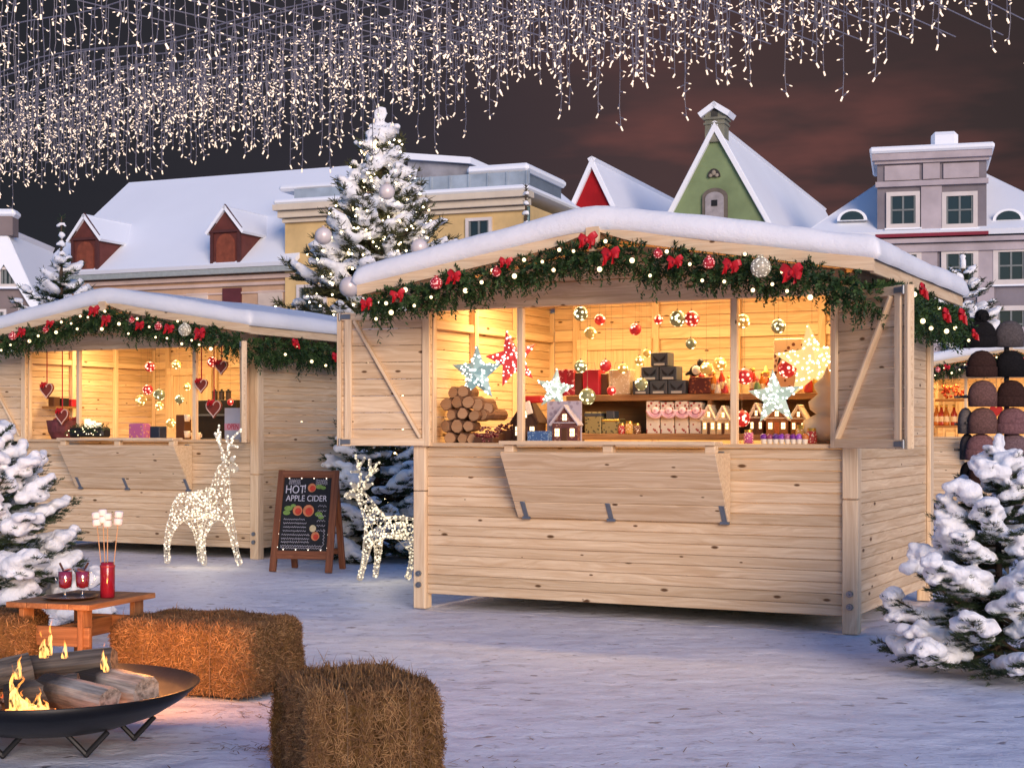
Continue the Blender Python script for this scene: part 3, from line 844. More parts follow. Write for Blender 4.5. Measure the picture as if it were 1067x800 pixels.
# --- low house with snowy roof
h = Facade('low_house', 'low pale green house with white roof between the yellow house and the red gable', W(500, 225, 47), W(600, 225, 47))
L = h.L; EZ = 7.7
b = MB(); b.box((L / 2, 3, EZ / 2), (L, 6, EZ)); h.part(b, 'wall', PLASTER('sage_plaster', (.26, .30, .18)))
b = MB(); xr = 1.5; A = [(-.2, -.3, EZ), (L + .3, -.3, EZ), (xr + .6, 3, EZ + 1.55), (-.2, 3, EZ + 1.55)]
b.slab(A, .16); b.slab([(L + .3, -.3, EZ), (L + .3, 6.3, EZ), (xr + .6, 3, EZ + 1.55)], .16); b.slab([(L + .3, 6.3, EZ), (-.2, 6.3, EZ), (-.2, 3, EZ + 1.55), (xr + .6, 3, EZ + 1.55)], .16)
h.part(b, 'roof', SNOW_FAR)
b = MB(); b.box((L / 2, -.2, EZ - .06), (L + .4, .2, .08)); h.part(b, 'eave_board', BLACKIRON)

# --- gabled houses
def gable_house(name, label, apex, Y, slope, eave_py, back, wallmat, trim=.16):
    A = W(apex[0], apex[1], Y); Y2 = Y * (HOR - apex[1]) / (HOR - back[1]); B = W(back[0], back[1], Y2)
    d = Vector((B.x - A.x, B.y - A.y, 0)); ln = d.length
    o = thing(name, label, 'house', (A.x, A.y, 0), -math.atan2(d.x, d.y), 'houses around the square')
    ez = EYE + (HOR - eave_py) / F_PX * Y; hw = (A.z - ez) * slope
    b = MB(); b.prism([(-hw, 0), (hw, 0), (hw, ez), (0, A.z - .12), (-hw, ez)], 'y', .05, ln - .1); b.build('wall', wallmat, o)
    b = MB()
    for sx in (-1, 1):
        v4 = [(0, -.06, A.z), (sx * (hw + .15), -.06, ez - .15 / slope), (sx * (hw + .15), ln, ez - .15 / slope), (0, ln, A.z)]
        b.slab(v4 if sx < 0 else v4[::-1], .16)
    b.build('roof', SNOW_FAR, o)
    b = MB()
    for sx in (-1, 1):
        b.prism([(0, A.z - .05), (0, A.z - .05 - trim * 1.9), (sx * (hw + .14), ez - .15 / slope - .16), (sx * (hw + .14), ez - .15 / slope + .02)][::sx], 'y', -.10, -.061)
    b.build('snowy_verge', SNOW_FAR, o)
    return o, A.z, ez, hw, ln
gable_house('red_gable_house', 'house with a bright red gable peeking over the nearest stall', (617, 163), 50, .485, 335, (700, 206), PLASTER('red_plaster', (.30, .008, .012)))
o, az_, ez, hw, ln = gable_house('green_gable_house', 'tall narrow green gable house with arched attic hatch and tiny bell turret', (745, 126), 48, .545, 345, (858, 216), PLASTER('green_plaster', (.19, .255, .13)))
def gp(px, py): return ((px - 745) / F_PX * 48 * 1.02, EYE + (HOR - py) / F_PX * 48)
b = MB(); x, z = gp(745, 133); b.box((0, .25, z + .02), (.62, .6, .95)); b.box((0, .25, z + .28), (.74, .72, .07)); b.box((0, .25, z + .12), (.70, .68, .06))
tr = b.build('turret', m_plain('turret_stone', (.20, .20, .15), .85, 0, .25, 3), o)
b = MB(); b.prism([(-.28, z + .46), (.28, z + .46), (.0, z + .78)], 'y', -.04, .55); b.box((0, -.06, z + .38), (.2, .03, .22)); b.build('turret_roof', m_plain('turret_dark_boards', (.05, .05, .045), .9), tr)  # turret gable and small front square in one dark board colour
b = MB()
for sx in (-1, 1):
    v4 = [(0, -.16, z + .80), (sx * .52, -.16, z + .46), (sx * .52, .7, z + .46), (0, .7, z + .80)]
    b.slab(v4 if sx < 0 else v4[::-1], .17)
b.build('turret_snow', SNOW_FAR, tr)
x0, z0 = gp(732, 232); x1, z1 = gp(758, 196); xm = (x0 + x1) / 2; n = 10; hw2 = (x1 - x0) / 2
arc = lambda hw_, zb, zt: [(xm - hw_, zb), (xm + hw_, zb)] + [(xm + hw_ * math.cos(PI * i / n), zt - hw_ * .7 + .7 * hw_ * math.sin(PI * i / n)) for i in range(n + 1)]
b = MB(); b.prism(arc(hw2, z0, z1), 'y', -.05, .049); wd = b.build('window', m_plain('arch_stone', (.14, .12, .10), .9, 0, .2, 4), o)
b = MB(); b.prism(arc(hw2 * .74, z0, z1 - .13), 'y', -.08, -.051); b.build('shutter_boards', m_plain('grey_shutter', (.32, .30, .31), .8, 0, .2, 5), wd)
b = MB(); x, z = gp(745, 212); b.box((x, -.09, z), (.19, .02, .19)); b.build('hatch', BLACKIRON, wd)
b = MB(); x, z = gp(744, 181); n = 8; b.prism([(x + .2 * math.cos(PI * i / n), z - .1 + .26 * math.sin(PI * i / n)) for i in range(n + 1)], 'y', -.04, .049); nic = b.build('niche', m_plain('niche_dark', (.05, .045, .04), .9), o)
b = MB(); b.sphere((x, -.05, z + .02), .07, 8, 6, 0, (1, .5, 1.2)); b.sphere((x - .1, -.05, z - .06), .06, 8, 6, 0, (1, .5, 1)); b.sphere((x + .1, -.05, z - .06), .06, 8, 6, 0, (1, .5, 1)); b.build('ornament', m_plain('niche_figure', (.30, .26, .2), .8), nic)

# --- grey house at the left rim
o, az_, ez, hw, ln = gable_house('grey_gable_house', 'grey-brown gabled house at the left rim with lit white window frames', (5, 236), 40, .45, 345, (52, 256), PLASTER('taupe_plaster', (.21, .17, .165)), .5)
b = MB(); b.box((.0, .1, az_ + .0), (.5, .5, .5)); q = b.build('gable_cap', PLASTER('taupe_plaster', (.21, .17, .165)), o)
b = MB(); b.box((0, .1, az_ + .33), (.64, .6, .22), ch=.08); b.build('cap_snow', SNOW_FAR, q)
class G_:  # reuse the window builder on a gable wall
    pass
gf = Facade.__new__(Facade); gf.o = o
def lz(px, py): return ((px - 5) / F_PX * 40, EYE + (HOR - py) / F_PX * 40)
for (pa, pt, pb_, pbt) in ((1, 281, 15, 296), (-9, 325, 4, 345), (22, 323, 31, 343)):
    x0, z1 = lz(pa, pt); x1, z0 = lz(pb_, pbt); gf.window(x0, z0, x1, z1, y=.05, trim=.07, nx=3, nz=1)
b = MB(); x, z = lz(5, 259); b.lathe([(.0, -.03), (.13, -.03), (.16, 0), (.16, .03), (0, .03)], (x, .03, z), 16, M=Rx(R(90))); b.build('medallion', WHITE_TRIM, o)

# --- grey-mauve town house on the right
h = Facade('mauve_house', 'big mauve-grey town house with a windowed bay rising through its snowy roof', W(848, 245, 48.5), W(1125, 245, 46.5))
L = h.L; EZ = 7.2
MAUVE = PLASTER('mauve_plaster', (.205, .185, .205)); PALE = PLASTER('pale_mauve_band', (.42, .37, .39))
b = MB(); b.box((L / 2, 4, EZ / 2), (L, 8, EZ)); h.part(b, 'wall', MAUVE)
b = MB()
b.box((L / 2, -.14, EZ - .02), (L + .3, .3, .14)); b.box((L / 2, -.07, EZ - .24), (L + .1, .14, .24)); b.box((L / 2, -.06, 4.35), (L + .05, .12, .22)); b.box((L / 2, -.035, 4.05), (L, .07, .3)); b.box((L / 2, -.05, 1.4), (L, .1, .3))
for p in (912, 968, 1027): x = h.px(p, 250)[0]; b.box((x, -.03, 5.6), (.5, .06, 2.6)); b.box((x, -.028, 2.8), (.5, .055, 2.4))
h.part(b, 'cornice', PALE)
b = MB(); ry = 4; rz_ = 9.75; xl = h.px(928, 175, ry)[0]; xr = h.px(1022, 175, ry)[0]
c4 = [(-.3, -.35, EZ + .1), (L + .3, -.35, EZ + .1), (L + .3, 8.3, EZ + .1), (-.3, 8.3, EZ + .1)]; rl, rr = (xl, ry, rz_), (xr, ry, rz_)
b.slab([c4[0], c4[1], rr, rl], .18); b.slab([c4[1], c4[2], rr], .18); b.slab([c4[2], c4[3], rl, rr], .18); b.slab([c4[3], c4[0], rl], .18)
h.part(b, 'roof', SNOW_FAR)
for (p, yl) in ((889, 1.0), (1049, 1.0), (1090, 1.0)):
    x, z = h.px(p, 232, yl)
    b = MB(); n = 10; b.prism([(x + .47 * math.cos(PI * i / n), z - .05 + .36 * math.sin(PI * i / n)) for i in range(n + 1)], 'y', yl - .9, yl + 1.2); e = h.part(b, 'eyebrow_dormer', SNOW_FAR)
    b = MB(); b.prism([(x + .36 * math.cos(PI * i / n), z - .03 + .27 * math.sin(PI * i / n)) for i in range(n + 1)], 'y', yl - .93, yl - .905); h.part(b, 'pane', PANE, e)
# bay through the roof
yb = -.25
xa = h.px(914, 200, yb)[0]; xb = h.px(1028, 200, yb)[0]; bt = h.px(970, 166, yb)[1]; xm = (xa + xb) / 2
b = MB(); b.box((xm, yb + 2.0, (EZ + .1 + bt) / 2), (xb - xa, 4.0, bt - EZ - .1)); bay = h.part(b, 'attic_bay', MAUVE)
b = MB()
z1 = h.px(970, 191, yb)[1]
b.box((xm, yb - .10, bt + .10), (xb - xa + .3, .30, .22)); b.box((xm, yb - .05, bt - .06), (xb - xa + .15, .16, .1)); b.box((xm, yb - .07, z1), (xb - xa + .1, .14, .16)); b.box((xm, yb - .03, (EZ + z1) / 2), (.62, .06, z1 - EZ - .2)); b.box((xm, yb - .03, (bt + z1) / 2), (.5, .06, bt - z1 - .25))
for sx in (-1, 1):
    b.box((xm + sx * (xb - xa) * .27, yb - .03, (bt + z1) / 2 - .02), (1.05, .05, .46))
h.part(b, 'bay_cornice', PALE, bay)
b = MB(); b.box((xm, yb + 1.9, bt + .30), (xb - xa + .45, 4.5, .20), ch=.06); h.part(b, 'bay_snow', SNOW_FAR, bay)
b = MB(); b.box((xm, yb - .06, EZ + .14), (xb - xa + .1, .2, .10)); h.part(b, 'red_flashing', m_plain('red_flashing', (.20, .01, .03), .5, .2), bay)
for pa, pb_ in ((928, 954), (986, 1014)):
    x0, z1_ = h.px(pa, 205, yb); x1, z0_ = h.px(pb_, 233, yb); h.window(x0, z0_, x1, z1_, y=yb, trim=.13, nx=2, nz=2, parent=bay)
b = MB(); x0 = h.px(970, 150, 1.5)[0]; x1 = h.px(998, 150, 1.5)[0]; b.box(((x0 + x1) / 2, 1.6, bt + .6), (x1 - x0 - .1, .8, .75)); chm = h.part(b, 'chimney', PLASTER('pale_mauve_band', (.42, .37, .39)), bay)
b = MB(); b.box(((x0 + x1) / 2, 1.55, bt + .78), (x1 - x0, .95, .65), ch=.12); h.part(b, 'chimney_snow', SNOW_FAR, bay)
for (pa, pt, pb_, pbt) in ((935, 266, 955, 290), (986, 265, 1014, 292), (1040, 263, 1067, 291), (1090, 263, 1115, 291), (1040, 324, 1067, 352), (986, 324, 1014, 352), (1090, 324, 1115, 352), (935, 324, 955, 352), (875, 266, 895, 290)):
    x0, z1 = h.px(pa, pt); x1, z0 = h.px(pb_, pbt); h.window(x0, z0, x1, z1, trim=.15, nx=2, nz=2)
# ------------------------------------------------------------------ snow-laden firs
def remesh(mb, name, mat, parent, vox, smooth_it=5):
    me = mb.mesh('tmp', mat); o = bpy.data.objects.new('tmp', me); col.objects.link(o)
    m = o.modifiers.new('r', 'REMESH'); m.mode = 'VOXEL'; m.voxel_size = vox; m.use_smooth_shade = True
    if smooth_it:
        s_ = o.modifiers.new('s', 'SMOOTH'); s_.factor = .5; s_.iterations = smooth_it
    dg = bpy.context.evaluated_depsgraph_get()
    nm = bpy.data.meshes.new_from_object(o.evaluated_get(dg)); nm.name = name
    bpy.data.objects.remove(o)
    nm.materials.clear(); nm.materials.append(mat)
    nm.polygons.foreach_set('use_smooth', [True] * len(nm.polygons))
    r = bpy.data.objects.new(name, nm); col.objects.link(r); r.parent = parent
    return r
def fir(label, base, hgt, rad, seed, whorls, per, nlen=.03, nw=.003, dens=150, vox=.014, snow=1.0, z0=.07, needle=None, power=.85, leader=.08, blob=.045, twig=1.0, group='snow-covered fir trees', lights=0, rz=None, tipup=.10, cull=None):
    r = random.Random(seed)
    t = thing('fir_tree', label, 'fir tree', base, r.uniform(0, 6) if rz is None else rz, group)
    inv = Rz(-t.rotation_euler.z)
    tr, cr, sn = MB(seed), MB(seed + 1), MB(seed + 2)
    tr.tube([(0, 0, -.02), (.004 * hgt, 0, hgt * .3), (0, .004 * hgt, hgt * .65), (0, 0, hgt * (1 - leader * .6))], [hgt * .022, hgt * .017, hgt * .010, hgt * .004], 8)
    lightpts = []
    def needles(p, q, n, nl):
        d = (q - p); L = d.length
        if L < 1e-4: return
        d /= L; side = d.cross(Vector((0, 0, 1)))
        if side.length < .1: side = Vector((1, 0, 0))
        side.normalize(); up = side.cross(d); vs, fs = [], []
        rv = min(1, max(0, r.gauss(.45, .25)))
        for k in range(n):
            u = r.random(); c = p + d * (L * u)
            an = r.uniform(-.5, PI + .5)
            o = side * math.cos(an) + up * math.sin(an) * .7 + d * r.uniform(.5, .9); o.normalize()
            e = c + o * nl * r.uniform(.75, 1.15); sd = o.cross(Vector((r.uniform(-1, 1), r.uniform(-1, 1), r.uniform(-1, 1)))).normalized() * nw * .5
            i = len(vs); vs += [c - sd, c + sd, e + sd * .3, e - sd * .3]; fs.append((i, i + 1, i + 2, i + 3))
        cr.add(vs, fs, 0, None, rv)
    def blobs(p, q, w_):
        d = q - p; L = d.length; n = max(1, int(L / (w_ * .75)))
        lat = d.cross(Vector((0, 0, 1))); lat = lat.normalized() if lat.length > 1e-5 else Vector((1, 0, 0))
        wide = r.uniform(.5, 1.25)
        for k in range(n + 1):
            u = k / max(1, n); taper = .55 + .45 * math.sin(PI * min(1, u * .8 + .2))
            for q in range(3):
                c = p + d * (u + r.uniform(-.3, .3) / (n + 1)) + lat * (w_ * wide * (q - 1) * r.uniform(.7, 1.2) * taper) + Vector((0, 0, w_ * r.uniform(.45, .75) - (.25 * w_ if q != 1 else 0)))
                s = w_ * r.uniform(.7, 1.05) * taper
                M = Vector((0, 0, 1)).rotation_difference(Vector((r.uniform(-.2, .2), r.uniform(-.2, .2), 1))).to_matrix()
                sn.sphere(c, s, 8, 5, 0, (1.08, 1.08, .74), M, bump=.4)
    for w_ in range(whorls):
        f = (w_ + .5) / whorls; zz = hgt * (z0 + (1 - z0 - leader) * f ** .92)
        Lb = rad * (1 - f) ** power + rad * .06
        nb = max(3, round(per * (1 - .45 * f)))
        a0 = r.uniform(0, 6.28)
        for k in range(nb):
            an = a0 + 2 * PI * k / nb + r.uniform(-.25, .25); L = Lb * r.uniform(.72, 1.12)
            out = Vector((math.cos(an), math.sin(an), 0)); lat = Vector((-out.y, out.x, 0))
            if cull is not None and cull(Rz(t.rotation_euler.z) @ out): continue
            el = -.22 + .62 * f + r.uniform(-.1, .1)
            zb = zz + r.uniform(-.5, .5) * hgt / whorls * .8
            pts = []
            for i in range(6):
                u = i / 5; pts.append(Vector((0, 0, zb)) + out * (L * u) + Vector((0, 0, L * (el * u + tipup * 2.2 * u * u - .10 * math.sin(PI * u)))) + lat * (L * .07 * math.sin(u * 3 + an)))
            tr.tube(pts, [hgt * .0065 * (1 - .8 * i / 5) * (1.2 - f) + .0012 for i in range(6)], 5, cap=False)
            for i in range(5):
                seg = (pts[i + 1] - pts[i]).length
                needles(pts[i], pts[i + 1], int(dens * seg * (.5 + .5 * i / 4)), nlen)
                ntw = max(1, int(round(2.2 * twig)))
                for s in (-1, 1):
                    for m in range(ntw):
                        if i == 0 and r.random() < .6: continue
                        u = (m + r.random()) / ntw; st = pts[i].lerp(pts[i + 1], u); uu = (i + u) / 5
                        tl = L * (.12 + .34 * (1 - uu)) * r.uniform(.7, 1.2) if uu > .15 else L * .2
                        d = (out * .75 + lat * s * .8 + Vector((0, 0, el * .6 + r.uniform(-.22, .12)))).normalized()
                        e = st + d * tl + Vector((0, 0, .12 * tl))
                        needles(st, e, int(dens * tl), nlen)
                        if tl > nlen * 3:
                            for s2 in (-1, 1):
                                st2 = st.lerp(e, r.uniform(.3, .6)); d2 = (d + lat * s2 * .7 + out * .2 * r.uniform(-1, 1)).normalized()
                                needles(st2, st2 + d2 * tl * .42, int(dens * tl * .42), nlen)
                        if r.random() < .13 * snow and uu > .3:
                            blobs(st.lerp(e, .2), st.lerp(e, r.uniform(.75, 1.0)), blob * (1.1 - .45 * f) * r.uniform(.6, 1.15))
                        if lights and r.random() < lights: (r.random() < .6) and lightpts.append(st.lerp(e, r.uniform(.5, 1.0)) + Vector((0, 0, -.03)))
            if r.random() < .88 * snow:
                blobs(pts[2].lerp(pts[4], r.random()), pts[4].lerp(pts[5], r.uniform(.3, 1.0)), blob * (1.15 - .45 * f) * r.uniform(.8, 1.25))
    top = Vector((0, 0, hgt)); needles(Vector((0, 0, hgt * (1 - leader * 1.5))), top, int(dens * hgt * leader * 2.0), nlen * .9)
    tr.tube([(0, 0, hgt * (1 - leader * .8)), (0, 0, hgt)], [hgt * .004, hgt * .0022], 6)
    for k in range(4): blobs(Vector((0, 0, hgt * (1 - leader * (.9 - k * .22)))), Vector((0, 0, hgt * (1 - leader * (.85 - k * .22)))), blob * .55)
    tr.build('trunk', BARK, t, smooth=True)
    cr.build('crown', needle or NEEDLE, t, recalc=False)
    remesh(sn, 'snow_load', SNOW_TREE, t, vox)
    if lights:
        lb = MB(seed)
        for p in lightpts: lb.sphere(p, .013, 6, 4)
        ls = lb.build('fairy_lights', m_glow('tree_bulb', (1, .78, .45), 5.0), t); ls['kind'] = 'stuff'
    return t
# near, right rim
p = G(1041, 703)
fir('small snow-heaped fir in front at the right rim, below the knitted hats', (p.x, p.y, 0), 1.24, .60, 21, 12, 8, .026, .0032, 420, .0085, .95, .10, blob=.058, twig=1.2, power=.8, leader=.10)
# near, left rim
p = Vector(((-22 - CX) / F_PX * 9.2, 9.2, 0))
fir('snow-heaped fir at the left rim behind the little wooden table', p, 1.47, .74, 33, 13, 8, .028, .0036, 380, .0095, 1.0, .08, blob=.068, twig=1.2, power=.8)
# between the stalls, behind sign and deer
p = W(394, 560, 15.1)
fir('bushy snowy fir between the two stalls, behind the smaller light-up deer', (p.x, p.y, 0), 1.9, .80, 45, 13, 9, .038, .0065, 230, .013, .95, .05, blob=.074, twig=1.1, power=.7)
# tall Christmas tree
p = W(396, 450, 21)
xmas = fir('tall Christmas tree with fairy lights and big pearly baubles', (p.x, p.y, 0), 5.72, 1.95, 57, 27, 11, .095, .016, 120, .026, .98, .06, needle=NEEDLE_WARM, blob=.105, twig=1.0, power=.95, leader=.05, lights=.35, rz=0)
for i, (px, py, rr, dep) in enumerate(((403, 200, 11, -.95), (337, 246, 12, -1.0), (437, 258, 12, -1.1), (364, 299, 14, -1.75))):
    q = W(px, py, 21 + dep); b = MB(); rad = .76 * rr / F_PX * (21 + dep)
    b.sphere((0, 0, 0), rad, 22, 16); b.lathe([(.16 * rad, .97 * rad), (.16 * rad, 1.12 * rad), (.03, 1.16 * rad)], (0, 0, 0), 10)
    o = b.build('tree_bauble', m_plain('pearl_bauble', (.74, .64, .60), .3, .1, .15, 3.0, .5), None, smooth=True, loc=q)
    lab = ['pearly bauble high on the Christmas tree', 'pearly bauble on the left edge of the Christmas tree, upper one', 'pearly bauble on the right flank of the Christmas tree above the stall roof', 'largest pearly bauble of the Christmas tree, beside the stall roof corner'][i]
    tag(o, lab, 'bauble', 'baubles on the Christmas tree')
# slim firs whose tops show over the roofs
for (px, py, Y, rad, seed, lab) in ((64, 226, 21.5, 1.55, 61, 'young snowy fir with a bare spire rising over the left stall roof'), (1003, 264, 28.0, 1.35, 63, 'slim snowy fir rising behind the garland at the right stall corner'), (548, 192, 24.5, 1.0, 65, 'fir tip with few snowy twigs beside the yellow house corner')):
    a = W(px, py, Y)
    fir(lab, (a.x, a.y, 0), a.z, rad, seed, 15, 7, .085, .016, 100, .026, .7, .10, blob=.10, twig=.9, power=.9 if px < 900 else .62, leader=.14 if px < 900 else .07)
# ------------------------------------------------------------------ canopy of icicle lights above the square
WIRE = m_plain('pale_cable', (.20, .19, .225), .5, 0, .1, 5)
ICE_BULB = m_glow('icicle_bulb', (1, .68, .38), .36)
def strand_mesh(L, step, seed, wr=.0032):
    r = random.Random(seed); b = MB(seed)
    n = max(4, int(L / .11)); pts = []; x = y = 0
    for i in range(n + 1):
        x += r.uniform(-.012, .012); y += r.uniform(-.012, .012); pts.append((x, y, -L * i / n))
    b.tube(pts, wr, 4, 0, cap=False)
    z = -r.uniform(.05, .14)
    while z > -L:
        u = -z / L * n; i = min(int(u), n - 1); p = Vector(pts[i]).lerp(Vector(pts[i + 1]), u - i)
        d = Vector((r.uniform(-1, 1), r.uniform(-1, 1), r.uniform(-.9, .5))).normalized()
        q = p + d * r.uniform(.022, .04)
        b.tube([p, q], [.004, .0045], 4, 0, cap=False)
        e = q + d * r.uniform(.016, .026)
        b.tube([q, (q + e) / 2, e], [.0032, .0042, .0028], 5, 1)
        z -= step * r.uniform(.6, 1.4)
    p = Vector(pts[-1]); d = Vector((r.uniform(-.7, .7), r.uniform(-.7, .7), -1)).normalized(); b.tube([p, p + d * .03], [.0058, .0062], 5, 1)
    return b.mesh('strand', [WIRE, ICE_BULB], recalc=False)
SHORT = [strand_mesh(random.Random(i).uniform(.28, .85), .064, i) for i in range(14)]
LONG = [strand_mesh(random.Random(i + 50).uniform(.7, 1.15), .085, i + 50) for i in range(12)]
rowA, rowD, rowN = Vector((-6.6, 17.0, 0)), Vector((8.6, -6.5, 0)).normalized(), Vector((-.579, -.816, 0))
def light_row(off, zc, meshes, n, s0, s1, label, group, seed, sag):
    r = random.Random(seed)
    o = rowA + rowN * off
    t = thing('icicle_light_row', label, 'string lights', (o.x, o.y, zc), math.atan2(rowD.y, rowD.x), group)
    b = MB(); N = 50
    zf = lambda s: -sag * math.sin(PI * ((s - s0) / (s1 - s0) * 3 % 1)) + .02 * math.sin(s * 3)
    b.tube([(s0 + (s1 - s0) * i / N, 0, zf(s0 + (s1 - s0) * i / N)) for i in range(N + 1)], .006, 5, cap=False); b.build('cable', WIRE, t)
    for k in range(n):
        s = s0 + (s1 - s0) * (k + r.uniform(.1, .9)) / n
        q = bpy.data.objects.new('strand', r.choice(meshes)); col.objects.link(q); q.parent = t
        q.location = (s, r.uniform(-.05, .05), zf(s)); q.rotation_euler = (0, 0, r.uniform(0, 6.28)); q.scale = (1, 1, r.uniform(.75, 1.2))
for i in range(9):
    light_row(-.2 + i * .21, 4.52 + .03 * math.sin(i * 2.1), SHORT, 98, -.4, 13.2, 'dense rows of short warm icicle lights in the bright band above the stalls', 'dense icicle light rows', i, .10)
for i in range(7):
    light_row(2.0 + i * .72, 4.62 + .02 * i, LONG, 52, 1.2 + .42 * i, 9.6 + .1 * i, 'sparse long icicle light strands overhead, in the upper left of the sky', 'sparse icicle light rows', 40 + i, .05)
for i in range(19):
    a = Vector((-7.5 + i * .44, 7.0, 4.66)); d = Vector((.64, .77, 0)); a = a - d * (i * .18)
    b = MB(); e = a + d * (9.2 + .1 * i); m_ = (a + e) / 2 + Vector((0, 0, -.06))
    b.tube([Vector((0, 0, 0)), (a + m_) / 2 - a, m_ - a, (m_ + e) / 2 - a + Vector((0, 0, -.01)), e - a], .0055, 5, cap=False)
    tag(b.build('support_cable', WIRE, None, loc=a), 'thin grey support cables crossing the icicle light rows overhead', 'cable', 'support cables')

# ------------------------------------------------------------------ light-up deer
def skin_mesh(vs, es, rads, sub=2):
    me = bpy.data.meshes.new('sk'); me.from_pydata(vs, es, []); o = bpy.data.objects.new('sk', me); col.objects.link(o)
    m = o.modifiers.new('s', 'SKIN'); m.use_smooth_shade = True
    for i, r_ in enumerate(rads):
        d = me.skin_vertices[0].data[i]; d.radius = r_ if hasattr(r_, '__len__') else (r_, r_)
    me.skin_vertices[0].data[0].use_root = True
    s = o.modifiers.new('u', 'SUBSURF'); s.levels = sub; s.render_levels = sub
    dg = bpy.context.evaluated_depsgraph_get(); nm = bpy.data.meshes.new_from_object(o.evaluated_get(dg)); bpy.data.objects.remove(o)
    return nm
DEER_WIRE = m_glow('white_deer_wire', (1, .80, .52), .05, (.50, .46, .40))
DEER_BULB = m_glow('deer_bulb', (1, .80, .48), .32)
def deer(label, loc, rz, P, scale, n_b, seed):
    """P: dict of joints (x forward, y side, z up)"""
    names = list(P['j']); idx = {k: i for i, k in enumerate(names)}
    vs = [Vector(P['j'][k][:3]) * scale for k in names]; rd = [P['j'][k][3] * scale for k in names]
    es = [(idx[a], idx[b]) for a, b in P['e']]
    me = skin_mesh(vs, es, rd, 1)
    t = thing('light_up_deer', label, 'deer figure', loc, rz, 'light-up deer')
    # wire body: one continuous cage
    o = bpy.data.objects.new('tmp', me); col.objects.link(o)
    
    wf = o.modifiers.new('w', 'WIREFRAME'); wf.use_even_offset = False; wf.thickness = .007; wf.use_replace = True
    dg = bpy.context.evaluated_depsgraph_get(); cage = bpy.data.meshes.new_from_object(o.evaluated_get(dg)); bpy.data.objects.remove(o)
    cage.materials.clear(); cage.materials.append(DEER_WIRE)
    c = bpy.data.objects.new('body', cage); col.objects.link(c); c.parent = t
    r = random.Random(seed); b = MB(seed)
    me.calc_loop_triangles(); tris = [(tr.area, [me.vertices[i].co for i in tr.vertices]) for tr in me.loop_triangles]
    tot = sum(a for a, _ in tris); cum = []; acc = 0
    for a, tv in tris: acc += a; cum.append((acc, tv))
    import bisect
    keys = [k for k, _ in cum]; pts = []
    tries = 0
    while len(pts) < n_b and tries < n_b * 30:
        tries += 1
        tv = cum[min(bisect.bisect(keys, r.random() * tot), len(cum) - 1)][1]
        u, v = r.random(), r.random()
        if u + v > 1: u, v = 1 - u, 1 - v
        p = tv[0] + (tv[1] - tv[0]) * u + (tv[2] - tv[0]) * v
        if all((p - q).length > .017 for q in pts[-160:]): pts.append(p)
    for p in pts: b.sphere(p, r.uniform(.007, .0105), 6, 4)
    s = b.build('light_string', DEER_BULB, t, smooth=True); s['kind'] = 'stuff'
    for k, lines in enumerate(P['antlers']):
        b = MB(seed + k); q = MB(seed)
        for ln in lines:
            pp = [Vector(p) * scale for p in ln]; b.tube(pp, [.011, .010, .008][:len(pp)] if len(pp) <= 3 else .009, 6)
            L = sum((pp[i + 1] - pp[i]).length for i in range(len(pp) - 1)); n = int(L / .021)
            for i in range(n + 1):
                u = i / max(1, n) * (len(pp) - 1); j = min(int(u), len(pp) - 2); c_ = pp[j].lerp(pp[j + 1], u - j)
                b.sphere(c_ + Vector((r.uniform(-.012, .012), r.uniform(-.012, .012), 0)), .0115, 6, 4, 1)
        b.build('antler', [DEER_WIRE, DEER_BULB], t, smooth=True)
    for k, (a, e) in enumerate(P['ears']):
        b = MB(); a, e = Vector(a) * scale, Vector(e) * scale; b.tube([a, a.lerp(e, .5), e], [.015, .028, .006], 6, 0)
        for i in range(5): b.sphere(a.lerp(e, i / 4), .012, 6, 4, 1)
        b.build('ear', [DEER_WIRE, DEER_BULB], t)
    l = bpy.data.lights.new('deer_glow', 'POINT'); l.energy = 2.0; l.color = (1, .82, .55); l.shadow_soft_size = .25
    lo = bpy.data.objects.new('deer_glow', l); col.objects.link(lo); lo.location = Vector(loc) + Vector((0, -.05, .42))
    return t
k = 14.2 / F_PX
def d1(px, py, y=0): return ((px - 212) * k, y, (591 - py) * k)
J = {}
def j(n, px, py, y, r_): J[n] = (*d1(px, py, y), r_)
j('chest', 228, 524, 0, .125); j('belly', 210, 527, 0, .120); j('rump', 192, 526, 0, .115); j('tail', 182, 520, 0, .05)
j('neck0', 230, 507, 0, .10); j('neck1', 232, 494, 0, .078); j('head', 238, 483, -.01, .062); j('muz', 245, 486, -.03, .040); j('nose', 250, 491, -.05, .026)
j('h1a', 186, 535, -.06, .075); j('h1b', 178, 553, -.07, .040); j('h1c', 175, 570, -.07, .028); j('h1d', 176, 588, -.07, .030)
j('h2a', 199, 540, .06, .065); j('h2b', 203, 556, .07, .040); j('h2c', 205, 572, .07, .028); j('h2d', 207, 587, .07, .030)
j('f1a', 220, 542, -.06, .055); j('f1b', 213, 558, -.07, .036); j('f1c', 214, 574, -.07, .027); j('f1d', 216, 589, -.07, .030)
j('f2a', 236, 540, .06, .055); j('f2b', 241, 556, .07, .036); j('f2c', 244, 573, .07, .027); j('f2d', 249, 590, .07, .030)
E = [('chest', 'belly'), ('belly', 'rump'), ('rump', 'tail'), ('chest', 'neck0'), ('neck0', 'neck1'), ('neck1', 'head'), ('head', 'muz'), ('muz', 'nose'),
     ('rump', 'h1a'), ('h1a', 'h1b'), ('h1b', 'h1c'), ('h1c', 'h1d'), ('rump', 'h2a'), ('h2a', 'h2b'), ('h2b', 'h2c'), ('h2c', 'h2d'),
     ('chest', 'f1a'), ('f1a', 'f1b'), ('f1b', 'f1c'), ('f1c', 'f1d'), ('chest', 'f2a'), ('f2a', 'f2b'), ('f2b', 'f2c'), ('f2c', 'f2d')]
